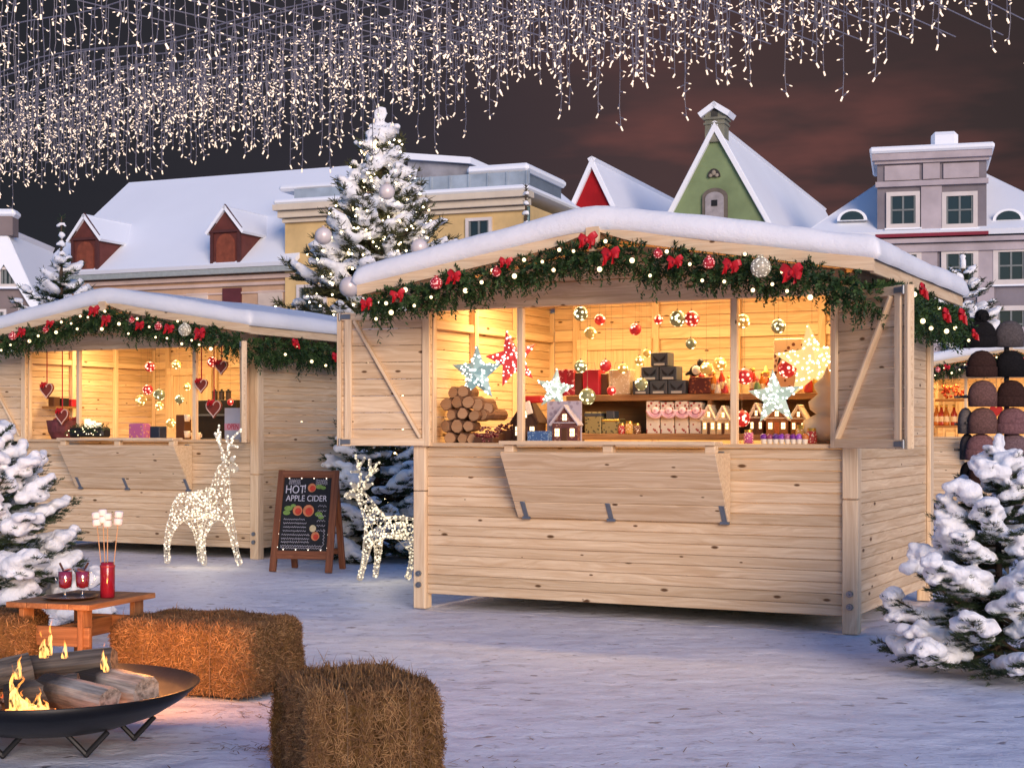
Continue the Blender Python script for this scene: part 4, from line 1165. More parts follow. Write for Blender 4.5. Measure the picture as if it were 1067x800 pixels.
order = ['belly'] + [n for n in J if n != 'belly']
PA = dict(j={n: J[n] for n in order}, e=E, antlers=[
    [[d1(234, 477, .03), d1(227, 465, .06), d1(224, 455, .07), d1(226, 444, .08)], [d1(225, 458, .07), d1(220, 452, .10)], [d1(228, 460, .06), d1(229, 451, .03)]],
    [[d1(239, 476, -.03), d1(242, 466, -.06), d1(247, 457, -.09), d1(256, 448, -.10)], [d1(243, 464, -.07), d1(253, 466, -.10)], [d1(242, 468, -.06), d1(239, 455, -.05)]]],
    ears=[(d1(243, 480, -.03), d1(249, 476, -.09)), (d1(235, 480, .03), d1(229, 477, .08))])
deer('tall glowing wire deer facing right beside the chalkboard sign', (W(212, 590, 14.2).x, 14.2, 0), R(-8), PA, 1.0, 520, 4)
k2 = 12.85 / F_PX
def d2(px, py, y=0): return ((398 - px) * k2, y, (606 - py) * k2)
J2 = {}
def jj(n, px, py, y, r_): J2[n] = (*d2(px, py, y), r_)
jj('belly', 412, 550, 0, .092); jj('chest', 392, 548, 0, .098); jj('rump', 428, 548, 0, .090); jj('tail', 439, 543, 0, .04)
jj('neck0', 386, 534, 0, .078); jj('neck1', 381, 524, 0, .062); jj('head', 373, 513, .01, .052); jj('muz', 366, 515, .02, .034); jj('nose', 360, 519, .03, .022)
jj('h1a', 424, 560, .05, .055); jj('h1b', 431, 576, .05, .032); jj('h1c', 428, 590, .05, .023); jj('h1d', 424, 604, .05, .026)
jj('h2a', 434, 560, -.05, .055); jj('h2b', 441, 575, -.05, .032); jj('h2c', 439, 588, -.05, .023); jj('h2d', 436, 602, -.05, .026)
jj('f1a', 384, 562, .05, .048); jj('f1b', 381, 578, .05, .030); jj('f1c', 378, 592, .05, .023); jj('f1d', 374, 605, .05, .026)
jj('f2a', 395, 562, -.05, .048); jj('f2b', 394, 577, -.05, .030); jj('f2c', 393, 590, -.05, .023); jj('f2d', 391, 603, -.05, .026)
PB = dict(j=J2, e=E, antlers=[
    [[d2(375, 507, .03), d2(376, 497, .05), d2(373, 486, .07), d2(371, 475, .08)], [d2(375, 492, .05), d2(366, 492, .07)], [d2(374, 488, .06), d2(380, 478, .08)]],
    [[d2(379, 508, -.03), d2(383, 499, -.06), d2(388, 490, -.09), d2(394, 483, -.10)], [d2(384, 497, -.06), d2(395, 490, -.10)], [d2(386, 493, -.07), d2(386, 480, -.08)]]],
    ears=[(d2(377, 510, -.02), d2(388, 505, -.08)), (d2(372, 509, .03), d2(366, 504, .07))])
deer('smaller glowing wire deer facing left beside the nearest stall corner post', (W(398, 600, 12.85).x, 12.85, 0), R(180 + 6), PB, 1.0, 420, 9)
# ------------------------------------------------------------------ lettering
def letters(body, size, mat, parent, loc, rot, name='lettering', depth=.001, align='CENTER', sx=1.0):
    cu = bpy.data.curves.new(name, 'FONT'); cu.body = body; cu.size = size; cu.align_x = align; cu.align_y = 'CENTER'; cu.extrude = depth
    o = bpy.data.objects.new('tmp', cu); col.objects.link(o)
    dg = bpy.context.evaluated_depsgraph_get(); me = bpy.data.meshes.new_from_object(o.evaluated_get(dg)); bpy.data.objects.remove(o)
    me.materials.clear(); me.materials.append(mat)
    q = bpy.data.objects.new(name, me); col.objects.link(q); q.parent = parent; q.location = loc; q.rotation_euler = rot; q.scale = (sx, 1, 1)
    return q
# ------------------------------------------------------------------ chalkboard A-frame
base = G(313, 596)
sg = thing('chalkboard_sign', 'wooden A-frame chalkboard advertising hot apple cider', 'sign', (base.x, base.y, 0), R(-15))
lean = math.atan2(.20, .90); M = Rx(-lean)
def lp(x, z, y=0): return Vector((x, 0, 0)) + M @ Vector((0, y, z))
fw, H_ = .268, .925
b = MB()
for sx in (-1, 1): b.bar(lp(sx * fw, 0), lp(sx * fw * .97, H_), .034, .062, (1, 0, 0), .004)
b.build('side_rail', SIGNW, sg)
b = MB(); b.bar(lp(-fw + .02, H_ - .035), lp(fw - .02, H_ - .035), .036, .065, ch=.004); b.build('top_rail', SIGNW, sg)
b = MB(); b.bar(lp(-fw + .03, .155), lp(fw - .03, .155), .030, .075, ch=.004); b.build('bottom_rail', SIGNW, sg)
M2 = Rx(math.atan2(.20, .88))
for sx in (-1, 1):
    b = MB(); b.bar(Vector((sx * .235, .43, 0)), Vector((sx * .235, .235, H_ - .03)), .03, .058, (1, 0, 0), .004); b.build('rear_leg', SIGNW, sg)
b = MB(); b.bar((-.235, .41, .16), (.235, .41, .16), .025, .05, ch=.003); b.build('rear_rail', SIGNW, sg)
b = MB(); b.bar(lp(0, .19, .006), lp(0, H_ - .065, .006), .012, 2 * fw - .055, (1, 0, 0)); 
b = MB(); b.box(lp(0, (.19 + H_ - .065) / 2, .004), (2 * fw - .05, .014, H_ - .255), M); bd = b.build('chalk_board', m_plain('blackboard', (.012, .013, .016), .75, 0, .3, 12), sg)
CH = m_plain('chalk_white', (.62, .60, .66), .9, 0, .25, 40); CHD = m_plain('chalk_grey', (.42, .41, .47), .9, 0, .3, 60)
FRONT = (R(90) - lean, 0, 0)
def on(x, z, d=-.0065): return lp(x, z, d)
letters('HOT', .105, CH, bd, on(-.115, .745), FRONT, sx=.85); letters('!', .10, CH, bd, on(-.02, .755), FRONT)
letters('APPLE CIDER', .078, CH, bd, on(.0, .665), FRONT, sx=.88)
def disc(parent, name, x, z, r1, mat, d, n=16, sz=1.0):
    q = MB(); c_ = on(x, z, d); q.add([c_ + M @ Vector((r1 * math.cos(2 * PI * i / n), 0, sz * r1 * math.sin(2 * PI * i / n))) for i in range(n)], [tuple(range(n))]); return q.build(name, mat, parent, recalc=False)
AP = m_plain('chalk_red', (.55, .06, .035), .9, 0, .2, 40); APO = m_plain('chalk_orange', (.60, .22, .10), .9, 0, .2, 40); GRN = m_plain('chalk_green', (.20, .33, .08), .9, 0, .25, 40)
for (x, z, r1) in ((.045, .765, .040), (-.075, .555, .046), (.03, .555, .054), (.115, .325, .040)):
    a = disc(bd, 'drawn_apple', x, z, r1, APO, -.0068); disc(a, 'apple_flesh', x + .006, z - .006, r1 * .66, AP, -.0074)
disc(bd, 'drawn_slice', .085, .395, .032, m_plain('chalk_cream', (.62, .52, .30), .9, 0, .2, 40), -.0066)
for (x, z, r1, s) in ((.115, .775, .034, .6), (.155, .765, .025, .6), (-.165, .575, .042, .55), (-.18, .535, .036, .6), (.13, .525, .036, .6), (.155, .50, .028, .7), (-.12, .60, .025, .6)):
    disc(bd, 'drawn_leaf', x, z, r1, GRN, -.0066, 12, s)
r = random.Random(8)
b = MB()
def squig(x0, x1, z, amp, thick, n):
    pts = [on(x0 + (x1 - x0) * i / n, z + amp * math.sin(i * 2.3 + z * 90) * r.uniform(.3, 1), -.008) for i in range(n + 1)]
    b.tube(pts, thick, 4, cap=False)
for z in (.475, .44, .405, .37): squig(-.20, .02 if z < .45 else -.0, z, .010, .0030, 30)
for z in (.335, .30, .27): squig(-.21, .06, z, .012, .0030, 36)
for z in (.235, .215): squig(-.21, .19, z, .011, .0032, 46)
for sx in (-1, 1):
    for kx in range(4): squig(sx * .13 - .05, sx * .13 + .06, .835 - kx * .012, .012, .0026, 14)
for kx in range(6): squig(.12, .20, .60 - kx * .045, .014, .0026, 9)
for i in range(5): b.tube([on(.19, .24 + i * .03, -.008), on(.205, .255 + i * .03, -.008), on(.19, .27 + i * .03, -.008)], .0025, 4)
b.build('chalk_scroll', CHD, bd)
b = MB()
for i in range(6):
    for sx in (-1, 1): b.sphere(on(sx * (fw - .03), .22 + i * .12, -.012), .005, 6, 4)
for i in range(4): b.sphere(on(-.18 + i * .12, .20, -.012), .005, 6, 4); b.sphere(on(-.18 + i * .12, .85, -.012), .005, 6, 4)
b.build('light_string', m_glow('micro_bulb', (1, .8, .6), 1.2), sg)['kind'] = 'stuff'

# ------------------------------------------------------------------ knitted hats on a display stand
hs = W(1046, 450, 12.35); HSX = hs.x
st_ = thing('hat_stand', 'dark peg stand carrying rows of knitted hats at the right rim', 'display stand', (HSX, 12.45, 0), 0)
b = MB(); b.box((0, .05, .03), (.75, .5, .05), ch=.006); b.build('base', BLACKIRON, st_)
for x in (.07,): b = MB(); b.bar((x, .05, .05), (x, .05, 2.12), .035, .035, (0, 1, 0), .004); b.build('upright', BLACKIRON, st_)
HAT_Z = [2.045, 1.805, 1.565, 1.345, 1.135, .905]
for z in HAT_Z:
    b = MB(); b.bar((-.36, .03, z - .03), (.62, .03, z - .03), .02, .02)
    for x in (-.3, -.17, .06, .29, .5): b.tube([(x, .03, z - .03), (x, -.10, z - .02)], .008, 6)
    b.build('peg_rail', BLACKIRON, st_)
HAT_COL = {'black': (.012, .011, .012), 'dark brown': (.032, .016, .013), 'grey': (.10, .085, .085), 'rose brown': (.16, .085, .075), 'dusty rose': (.20, .10, .105), 'chocolate': (.045, .022, .018), 'pale grey': (.20, .17, .155), 'mauve': (.17, .11, .12)}
@cached
def m_knit(name, c):
    t = NT(name); wv = t.n('TexWave', wave_type='BANDS', bands_direction='Z'); wv.inputs['Scale'].default_value = 55; wv.inputs['Distortion'].default_value = 2.5
    t.l(t.objc(), wv.inputs['Vector']); n = t.noise(t.objc(), 60, 3)
    cc = t.ramp(n, [(.3, [x * .65 for x in c]), (.7, [x * 1.25 for x in c])])
    t.principled(cc, .95, t.bump(wv.outputs['Fac'], .5, .004), spec=.15); return t.mat
def hat(px, row, colr, cuff=True, pom=False, side=False, lab='', depth=0.0, wd=.115):
    z = HAT_Z[row]; Y = 12.35 + depth; x = (px - CX) / F_PX * Y
    t = thing('knitted_hat', lab, 'hat', (x, Y, z - .11), 0, 'knitted hats on the stand')
    m = m_knit('knit_' + colr.replace(' ', '_'), HAT_COL[colr]); rr = wd; n = 40
    wob = lambda an, zz: 1 + .028 * math.sin(an * 20)
    sc = Matrix.Diagonal((.52 if side else 1.0, .62, 1.0))
    h0 = .09 if cuff else 0
    q = MB(); q.lathe([(rr * .93, .0), (rr * 1.0, h0), (rr * 1.02, .105), (rr * .93, .145), (rr * .72, .182), (rr * .40, .206), (0.004, .214)], (0, 0, 0), n, M=sc, wob=wob)
    q.build('knit_crown', m, t, smooth=True)
    if cuff:
        q = MB(); q.lathe([(rr * .97, -.002), (rr * 1.09, .004), (rr * 1.10, .075), (rr * 1.02, .085)], (0, 0, 0), n, M=sc, wob=wob); q.build('cuff', m, t, smooth=True)
    if pom:
        q = MB(9); q.sphere((0, 0, .245), .055, 16, 12, bump=.3)
        for i in range(260):
            d = Vector((rng.gauss(0, 1), rng.gauss(0, 1), rng.gauss(0, 1))).normalized(); p0 = Vector((0, 0, .245)) + d * .045; sd = d.orthogonal().normalized() * .003; q.add([p0 - sd, p0 + sd, p0 + d * .028], [(0, 1, 2)])
        q.build('pompom', m, t)
hat(1023, 0, 'black', pom=True, lab='black hat with a pompom at the top of the hat stand')
hat(1052, 0, 'grey', cuff=False, lab='grey ribbed hat beside the black pompom hat, top row of the stand')
hat(1008, 0, 'dark brown', cuff=False, side=True, depth=.12, lab='dark brown hat seen edge-on left of the black pompom hat')
hat(1023, 1, 'chocolate', lab='chocolate brown hat with a cuff, just under the black pompom hat')
hat(1053, 1, 'black', cuff=False, lab='plain black hat under the grey ribbed hat')
hat(1082, 1, 'black', lab='black cuffed hat cut by the right rim, second row of the stand')
hat(1024, 2, 'rose brown', cuff=False, lab='rose brown hat without cuff under the chocolate brown one')
hat(1054, 2, 'chocolate', lab='chocolate hat with a cuff under the plain black hat')
hat(1083, 2, 'dark brown', lab='dark brown hat cut by the right rim, third row of the stand')
hat(1024, 3, 'rose brown', cuff=False, lab='lower one of the two rose brown hats, fourth row of the stand')
hat(1055, 3, 'dusty rose', lab='dusty rose hat with a cuff, fourth row beside the lower rose brown hat', wd=.122)
hat(1006, 3, 'pale grey', cuff=False, side=True, depth=.1, lab='pale grey hat seen edge-on at the left of the stand')
hat(1022, 4, 'dusty rose', lab='dusty rose hat under the lower rose brown hat')
hat(1056, 4, 'mauve', lab='mauve hat with a cuff under the fourth-row dusty rose hat')
hat(1008, 4, 'grey', cuff=False, side=True, depth=.1, lab='dark grey hat seen edge-on under the pale grey one')
hat(1008, 5, 'black', cuff=False, side=True, depth=.1, lab='black hat seen edge-on, lowest at the left of the stand')
hat(1024, 5, 'chocolate', lab='chocolate hat in the lowest row, behind the tip of the right fir')
hat(1057, 5, 'mauve', lab='mauve hat in the lowest row at the right rim')

# ------------------------------------------------------------------ straw bales
@cached
def m_straw(name, a, b_, c):
    t = NT(name); rv = t.rv(); n = t.noise(t.objc(), 9, 4)
    col_ = t.ramp(rv, [(0, a), (.5, b_), (1, c)]); col_ = t.mix(t.ramp(n, [(.35, (.7, .7, .7)), (.65, (0, 0, 0))]), col_, a)
    t.principled(col_, .7, spec=.25); return t.mat
STRAW = m_straw('straw_stalks', (.10, .048, .02), (.29, .145, .058), (.50, .29, .12))
STRAW_CORE = m_plain('straw_core', (.13, .07, .025), .95, 0, .5, 60, .1, .8)
def bale(label, loc, rz, size, seed, n, grooves=0):
    t = thing('straw_bale', label, 'straw bale', loc, rz, 'straw bales round the fire')
    sx, sy, sz = size; r = random.Random(seed); b = MB(seed); N = 26
    def surf(u, v, w_):
        p = Vector((u, v, w_)); m = max(abs(u), abs(v), abs(w_))
        k_ = 7; nn = (abs(u) ** k_ + abs(v) ** k_ + abs(w_) ** k_) ** (1 / k_); p = p * (m / nn)
        q = Vector((p.x * sx / 2, p.y * sy / 2, (p.z + 1) * sz / 2))
        d = .018 * mnoise.noise(q * 7 + Vector((seed, 0, 0))) + .010 * mnoise.noise(q * 22)
        if grooves: d -= .034 * max(0, math.cos(q.x * 2 * PI / (sx / grooves))) ** 6 + .004
        nrm = Vector((p.x ** 5, p.y ** 5, p.z ** 5)).normalized()
        q += nrm * d
        if q.z < .004: q.z = .004
        return q, nrm
    for ax in range(3):
        for sg_ in (-1, 1):
            vs, fs = [], []
            for i in range(N + 1):
                for k_ in range(N + 1):
                    c_ = [0, 0, 0]; c_[ax] = sg_; o1, o2 = [a for a in range(3) if a != ax]
                    c_[o1] = -1 + 2 * i / N; c_[o2] = -1 + 2 * k_ / N; vs.append(surf(*c_)[0])
            for i in range(N):
                for k_ in range(N): fs.append((i * (N + 1) + k_, (i + 1) * (N + 1) + k_, (i + 1) * (N + 1) + k_ + 1, i * (N + 1) + k_ + 1))
            b.add(vs, fs)
    areas = [(sy * sz, 0), (sx * sz, 1), (sx * sy, 2)]
    tot = sum(a for a, _ in areas)
    for i in range(n):
        x = r.random() * tot; ax = 0 if x < areas[0][0] else (1 if x < areas[0][0] + areas[1][0] else 2)
        c_ = [r.uniform(-1, 1) for _ in range(3)]; c_[ax] = r.choice((-1, 1)) if ax != 2 else 1
        p, nrm = surf(*c_)
        if p.z < .02 and r.random() < .7: continue
        tang = Vector((r.gauss(0, 1), r.gauss(0, 1), r.gauss(0, 1))); tang = (tang - nrm * tang.dot(nrm)).normalized()
        if grooves and r.random() < .3: tang = (tang * .5 + Vector((0, 0, 1)) * r.choice((-1, 1))).normalized()
        L = r.uniform(.012, .05) if r.random() < .985 else r.uniform(.06, .11); lift = r.uniform(-.05, .22) if r.random() < .93 else r.uniform(.3, .8)
        d = (tang + nrm * lift).normalized(); w_ = r.uniform(.0014, .0030); sd = d.cross(nrm)
        if sd.length < .05: sd = d.orthogonal()
        sd = sd.normalized() * w_ * .5; mid = p + d * L * .5 + nrm * .006; e = p + d * L - nrm * L * .10 + tang * r.uniform(-.1, .1) * L
        p = p - nrm * .002
        b.add([p - sd, p + sd, mid + sd, mid - sd, e], [(0, 1, 2, 3), (3, 2, 4)], 1)
    o = b.build('straw', [STRAW_CORE, STRAW], t, recalc=False)
    tw = MB()
    for x in (-.22, .22):
        hx, hz = sy / 2 + .002, sz + .002
        tw.tube([(x * sx, -hx, .01), (x * sx, -hx, hz * .5), (x * sx, -hx + .01, hz - .02), (x * sx, -hx + .05, hz), (x * sx, hx - .05, hz), (x * sx, hx, hz - .03), (x * sx, hx, .01)], .0025, 5)
    tw.build('twine', m_plain('twine', (.17, .10, .05), .9), t)
    return t
dxA = Vector((.945, -.327, 0)).normalized(); dyA = Vector((.327, .945, 0)).normalized()
pA = Vector((-1.203, 7.07, 0)) - dxA * .40 + dyA * .29
bale('long straw bale behind the fire bowl, its front glowing orange', pA, math.atan2(dxA.y, dxA.x), (.82, .58, .345), 2, 26000)
dxB = Vector((.93, .367, 0)).normalized(); dyB = Vector((-.367, .93, 0)).normalized()
pB = Vector((-.665, 4.95, 0)) + dxB * .245 + dyB * .31
bale('nearest straw bale, front face pressed in vertical ridges, right of the fire bowl', pB, math.atan2(dxB.y, dxB.x), (.49, .62, .40), 5, 30000, 6)
bale('straw bale cut by the left rim behind the fire bowl', (-2.72, 7.55, 0), R(8), (.80, .5, .36), 8, 9000)
b = MB(3); r = random.Random(3)
for (cx_, cy_, sx_, sy_, n) in ((-.16, 5.55, .10, .05, 90), (.02, 5.6, .07, .03, 50), (-.95, 6.05, .10, .06, 110), (-.60, 5.75, .25, .2, 130), (-1.05, 6.8, .2, .15, 90), (-.3, 6.2, .6, .5, 60), (1.2, 5.9, .5, .4, 16)):
    for i in range(n):
        x, y = r.gauss(cx_, sx_), r.gauss(cy_, sy_); z = ground_h(x, y) + .004; a = r.uniform(0, PI); L = r.uniform(.015, .06); w_ = .0018
        d = Vector((math.cos(a), math.sin(a), r.uniform(-.05, .2))) * L; sd = Vector((-math.sin(a), math.cos(a), 0)) * w_
        p = Vector((x, y, z)); b.add([p - sd, p + sd, p + d + sd, p + d - sd], [(0, 1, 2, 3)])
tag(b.build('loose_straw', STRAW, None, recalc=False), 'loose straw stalks scattered on the snow by the bales', 'straw', None, 'stuff')

# ------------------------------------------------------------------ fire bowl
FB = Vector((-1.83, 6.08, 0))
fb = thing('fire_bowl', 'wide black steel fire bowl on V-shaped legs with burning logs', 'fire bowl', FB, 0)
BOWL = m_plain('bowl_steel', (.012, .0125, .015), .42, .5, .25, 6)
b = MB(); RM = .58
prof_o = [(.0, .072), (.16, .075), (.30, .094), (.43, .138), (.52, .192), (RM, .247)]
prof_i = [(RM - .008, .249), (.51, .199), (.42, .148), (.29, .104), (.15, .085), (.0, .082)]
b.lathe(prof_o + prof_i, (0, 0, 0), 72); b.build('bowl', BOWL, fb, smooth=True)
for lx, ly in ((.195, -.20), (-.12, -.22), (.30, .12), (-.30, .10), (.0, .30)):
    c_ = Vector((lx, ly, 0)); d = c_.normalized(); tt = Vector((1, .1, 0)).normalized()
    b = MB(); b.tube([c_ - tt * .080 + Vector((0, 0, .098)), c_ + Vector((0, 0, .012))], .011, 8); b.tube([c_ + Vector((0, 0, .012)), c_ + tt * .080 + Vector((0, 0, .098))], .011, 8); b.sphere(c_ + Vector((0, 0, .012)), .012, 8, 6)
    b.build('leg', BLACKIRON, fb)
b = MB(4); r = random.Random(4)
for i in range(420):
    a = r.uniform(0, 6.28); q = .45 * math.sqrt(r.random()); s = r.uniform(.010, .024)
    b.box((q * math.cos(a), q * math.sin(a) - .03, .118 + q * q * .32 + r.uniform(0, .018)), (s, s * r.uniform(.7, 1.3), s * .8), Euler((r.uniform(0, 3), r.uniform(0, 3), r.uniform(0, 3))).to_matrix())
t = NT('embers'); rv = t.rv()
em = t.ramp(rv, [(.0, (0, 0, 0)), (.66, (.02, .004, .0)), (.80, (.8, .10, .02)), (1, (1, .35, .08))]); bc = t.ramp(rv, [(0, (.03, .03, .03)), (.3, (.5, .48, .5)), (.6, (.12, .11, .12)), (1, (.05, .02, .01))])
t.principled(bc, .9, emis=em, estr=1.6)
t.mat.cycles.emission_sampling = 'NONE'
b.build('embers', t.mat, fb)['kind'] = 'stuff'
@cached
def m_log(name, light, dark):
    t = NT(name); n = t.noise(t.mapping(t.gc(), (3, 40, 40)), 1.0, 4, .6); c = t.ramp(n, [(.32, dark), (.6, light)]); sx_ = t.n('SeparateXYZ'); t.l(t.gc(), sx_.inputs[0]); ch_ = t.math('ADD', sx_.outputs[0], t.math('MULTIPLY', t.noise(t.objc(), 9, 4), .25)); c = t.mix(t.ramp(ch_, [(.22, (1, 1, 1)), (.36, (0, 0, 0))]), c, (.018, .016, .015))
    t.principled(c, .85, t.bump(n, .7, .008)); return t.mat
LOGA = m_log('split_log_pale', (.42, .385, .335), (.12, .105, .09)); LOGB = m_log('charred_log', (.13, .115, .10), (.014, .013, .012))
def log(label, p, q, rad, mat, seed):
    r = random.Random(seed); p, q = Vector(p), Vector(q); n = 9; pts = [p.lerp(q, i / 10) for i in range(11)]
    b = MB(seed); ang = [r.uniform(.78, 1.12) for _ in range(n)]
    d = (q - p).normalized(); a_ = d.cross(Vector((0, 0, 1))).normalized(); u_ = a_.cross(d); vs, fs, gc = [], [], []
    for i, c_ in enumerate(pts):
        for k_ in range(n):
            an = 2 * PI * k_ / n; rr = rad * ang[k_] * (1 + .06 * mnoise.noise(Vector((i * .5, k_, seed)))) * (.97 if i in (0, 10) else 1)
            flat = -.35 if math.sin(an) > .6 and seed % 2 else 0
            vs.append(c_ + a_ * rr * math.cos(an) + u_ * rr * (math.sin(an) + flat * .5)); gc.append((i * .04, math.cos(an) * rr, math.sin(an) * rr))
    for i in range(10):
        for k_ in range(n): fs.append((i * n + k_, i * n + (k_ + 1) % n, (i + 1) * n + (k_ + 1) % n, (i + 1) * n + k_))
    fs += [tuple(range(n - 1, -1, -1)), tuple(range(10 * n, 11 * n))]
    b.add(vs, fs, 0, gc)
    return tag(b.build('firewood_log', mat, None, loc=FB), label, 'log', 'logs in the fire bowl')
log('pale split log lying in front on the right of the fire bowl', (-.04, .05, .235), (.26, -.11, .20), .072, LOGA, 3)
log('pale log with its cut end showing at the right of the fire', (.08, .20, .24), (.37, .03, .215), .074, LOGA, 5)
log('charred log lying across the back of the fire', (-.34, .20, .26), (.20, .19, .32), .066, LOGB, 7)
log('charred log leaning at the left of the fire', (-.40, -.02, .24), (-.12, .12, .30), .072, LOGB, 11)
log('blackened log in the middle of the embers under the flames', (-.18, .0, .20), (.10, .04, .24), .06, LOGB, 13)
t = NT('flame'); sep = t.n('SeparateXYZ'); t.l(t.gc(), sep.inputs[0])
fc = t.ramp(sep.outputs[2], [(0, (1, .42, .09)), (.35, (1, .55, .17)), (.75, (1, .34, .06)), (1, (.8, .16, .02))]); em = t.n('Emission'); t.l(fc, em.inputs[0]); em.inputs[1].default_value = 1.25
trn = t.n('BsdfTransparent'); mx = t.n('MixShader')
nf = t.noise(t.mapping(t.objc(), (1, 1, .45)), 38, 3, .6, .8)
op = t.math('MULTIPLY', t.ramp(nf, [(.42, (0, 0, 0)), (.62, (1, 1, 1))]), t.ramp(sep.outputs[2], [(0, (.75, .75, .75)), (.6, (.85, .85, .85)), (1, (.1, .1, .1))]))
t.l(op, mx.inputs[0]); t.l(trn.outputs[0], mx.inputs[1]); t.l(em.outputs[0], mx.inputs[2]); t.l(mx.outputs[0], t.out.inputs[0])
t.mat.cycles.emission_sampling = 'NONE'; FLAME = t.mat
def flame(label, c, h_, rad, seed):
    b = MB(seed); r = random.Random(seed); n, m = 10, 12; vs, fs, gc = [], [], []
    for i in range(m + 1):
        u = i / m; rr = rad * (1 - u) ** .9 * (.75 + .45 * math.sin(PI * min(1, u * 1.5 + .1))) * (1 + .25 * mnoise.noise(Vector((u * 5, seed, 2)))) + .0006
        ox = rad * .9 * mnoise.noise(Vector((u * 2.8, seed, 0))) * u * 2.4; oy = rad * .9 * mnoise.noise(Vector((u * 2.2, seed, 5))) * u
        for k_ in range(n):
            a = 2 * PI * k_ / n; w_ = rr * (1 + .45 * mnoise.noise(Vector((math.cos(a) * 1.2, math.sin(a) * 1.2, u * 3 + seed))))
            vs.append((ox + w_ * math.cos(a), oy + w_ * .6 * math.sin(a), h_ * u)); gc.append((0, 0, u))
    for i in range(m):
        for k_ in range(n): fs.append((i * n + k_, i * n + (k_ + 1) % n, (i + 1) * n + (k_ + 1) % n, (i + 1) * n + k_))
    b.add(vs, fs, 0, gc); return b
fl = thing('fire_flames', 'orange flames licking up between the logs of the fire bowl', 'flames', FB + Vector((0, 0, .17)), 0)
for i, (x, y, z, h_, rad) in enumerate(((-.09, -.13, -.01, .17, .034), (-.055, -.15, -.02, .12, .028), (-.115, -.11, .0, .21, .022), (-.02, -.14, -.02, .10, .024), (-.06, .10, .17, .13, .026), (-.035, .10, .18, .18, .014), (.03, .08, .17, .10, .016), (.19, .06, .13, .13, .013), (-.13, .0, .10, .12, .02), (-.01, -.12, -.02, .13, .018), (.02, -.13, -.02, .08, .022), (.205, .05, .12, .08, .014))):
    flame('', None, h_ * .85, rad * .85, i + 1).build('flame_tongue', FLAME, fl, smooth=True, loc=(x, y, z))
for (loc, en, rad) in ((FB + Vector((.02, .50, .34)), 17, .10), (FB + Vector((.42, .12, .36)), 2.0, .08)):
    l = bpy.data.lights.new('fire_light', 'POINT'); l.energy = en; l.color = (1, .36, .09); l.shadow_soft_size = rad
    o = bpy.data.objects.new('fire_light', l); col.objects.link(o); o.location = loc

# ------------------------------------------------------------------ low table with drinks
uT = Vector((.31, .95, 0)).normalized(); vT = Vector((-.95, .31, 0)).normalized()
pF = Vector(((94 - CX) / F_PX * 7.3, 7.3, 0)); TC = pF + uT * .29 + vT * .235; TH = .425
tb = thing('low_table', 'small low wooden table beside the fire with mugs and a red jar', 'table', TC, math.atan2(-vT.y, -vT.x))
b = MB()
for i in range(4): b.box((-.47 / 2 + .47 * (i + .5) / 4, 0, TH - .0125), (.47 / 4 - .003, .60, .027), ch=.003)
b.build('table_top', TABLEW, tb)
for sx in (-1, 1):
    for sy in (-1, 1):
        b = MB(); b.bar((sx * .165, sy * .23, 0), (sx * .165, sy * .23, TH - .027), .028, .088, (0, 1, 0), .003); b.build('leg', TABLEW, tb)
for sy in (-1, 1): b = MB(); b.box((0, sy * .252, TH - .16), (.42, .022, .095), ch=.003); b.build('apron', TABLEW, tb)
b = MB(); b.box((0, 0, TH - .16), (.03, .48, .085), ch=.003); b.build('stretcher', TABLEW, tb)
def on_t(px, py, Y): return Vector(((px - CX) / F_PX * Y, Y, TH + .002))
tp = on_t(74, 616, 7.56)
b = MB(); b.lathe([(0, 0), (.10, 0), (.135, .012), (.138, .014), (.132, .015), (.098, .005), (0, .005)], (0, 0, 0), 40); 
tag(b.build('serving_tray', m_plain('dark_tray', (.055, .022, .015), .3, 0, .3, 12), None, smooth=True, loc=tp), 'round dark brown tray under the two glass mugs', 'tray')
GLASS = NT('clear_glass'); _a = GLASS.n('BsdfTransparent'); _b = GLASS.n('BsdfGlossy'); _b.inputs['Roughness'].default_value = .05; _m = GLASS.n('MixShader'); _m.inputs[0].default_value = .16; GLASS.l(_a.outputs[0], _m.inputs[1]); GLASS.l(_b.outputs[0], _m.inputs[2]); GLASS.l(_m.outputs[0], GLASS.out.inputs[0]); GLASS = GLASS.mat
WINE = m_plain('red_punch', (.28, .007, .02), .15, 0, .15, 8, .5)
def mug(label, px, Y, rz):
    q = on_t(px, 612, Y) + Vector((0, 0, .007))
    t = thing('glass_mug', label, 'mug', q, rz, 'glass mugs on the tray')
    b = MB(); b.lathe([(0, 0), (.030, 0), (.030, .004), (.010, .010), (.009, .030), (.016, .040), (.033, .052), (.036, .09), (.037, .150), (.0345, .150), (.0335, .09), (.030, .056), (0, .046)], (0, 0, 0), 28); b.build('glass', GLASS, t, smooth=True)
    b = MB(); b.lathe([(0, .048), (.028, .057), (.0325, .09), (.0333, .132), (0, .134)], (0, 0, 0), 24); b.build('punch', WINE, t, smooth=True)
    b = MB(); b.tube([(.035, 0, .130), (.060, 0, .125), (.066, 0, .10), (.058, 0, .075), (.033, 0, .066)], .0045, 8); b.build('handle', GLASS, t, smooth=True)
    b = MB(); b.tube([(-.005, .005, .12), (.025, .012, .175)], .0055, 6); b.build('cinnamon_stick', m_plain('cinnamon', (.05, .02, .012), .8), t)
    b = MB(); b.lathe([(.0, 0), (.022, 0), (.022, .004), (0, .004)], (.0, -.012, .137), 16, M=Ry(R(20))); b.build('fruit_slice', m_plain('orange_slice', (.5, .14, .03), .5), t)
mug('left glass mug of red punch on the tray', 68, 7.50, R(150)); mug('right glass mug of red punch with its handle towards the jar', 86, 7.52, R(-10))
jp = on_t(112, 612, 7.62)
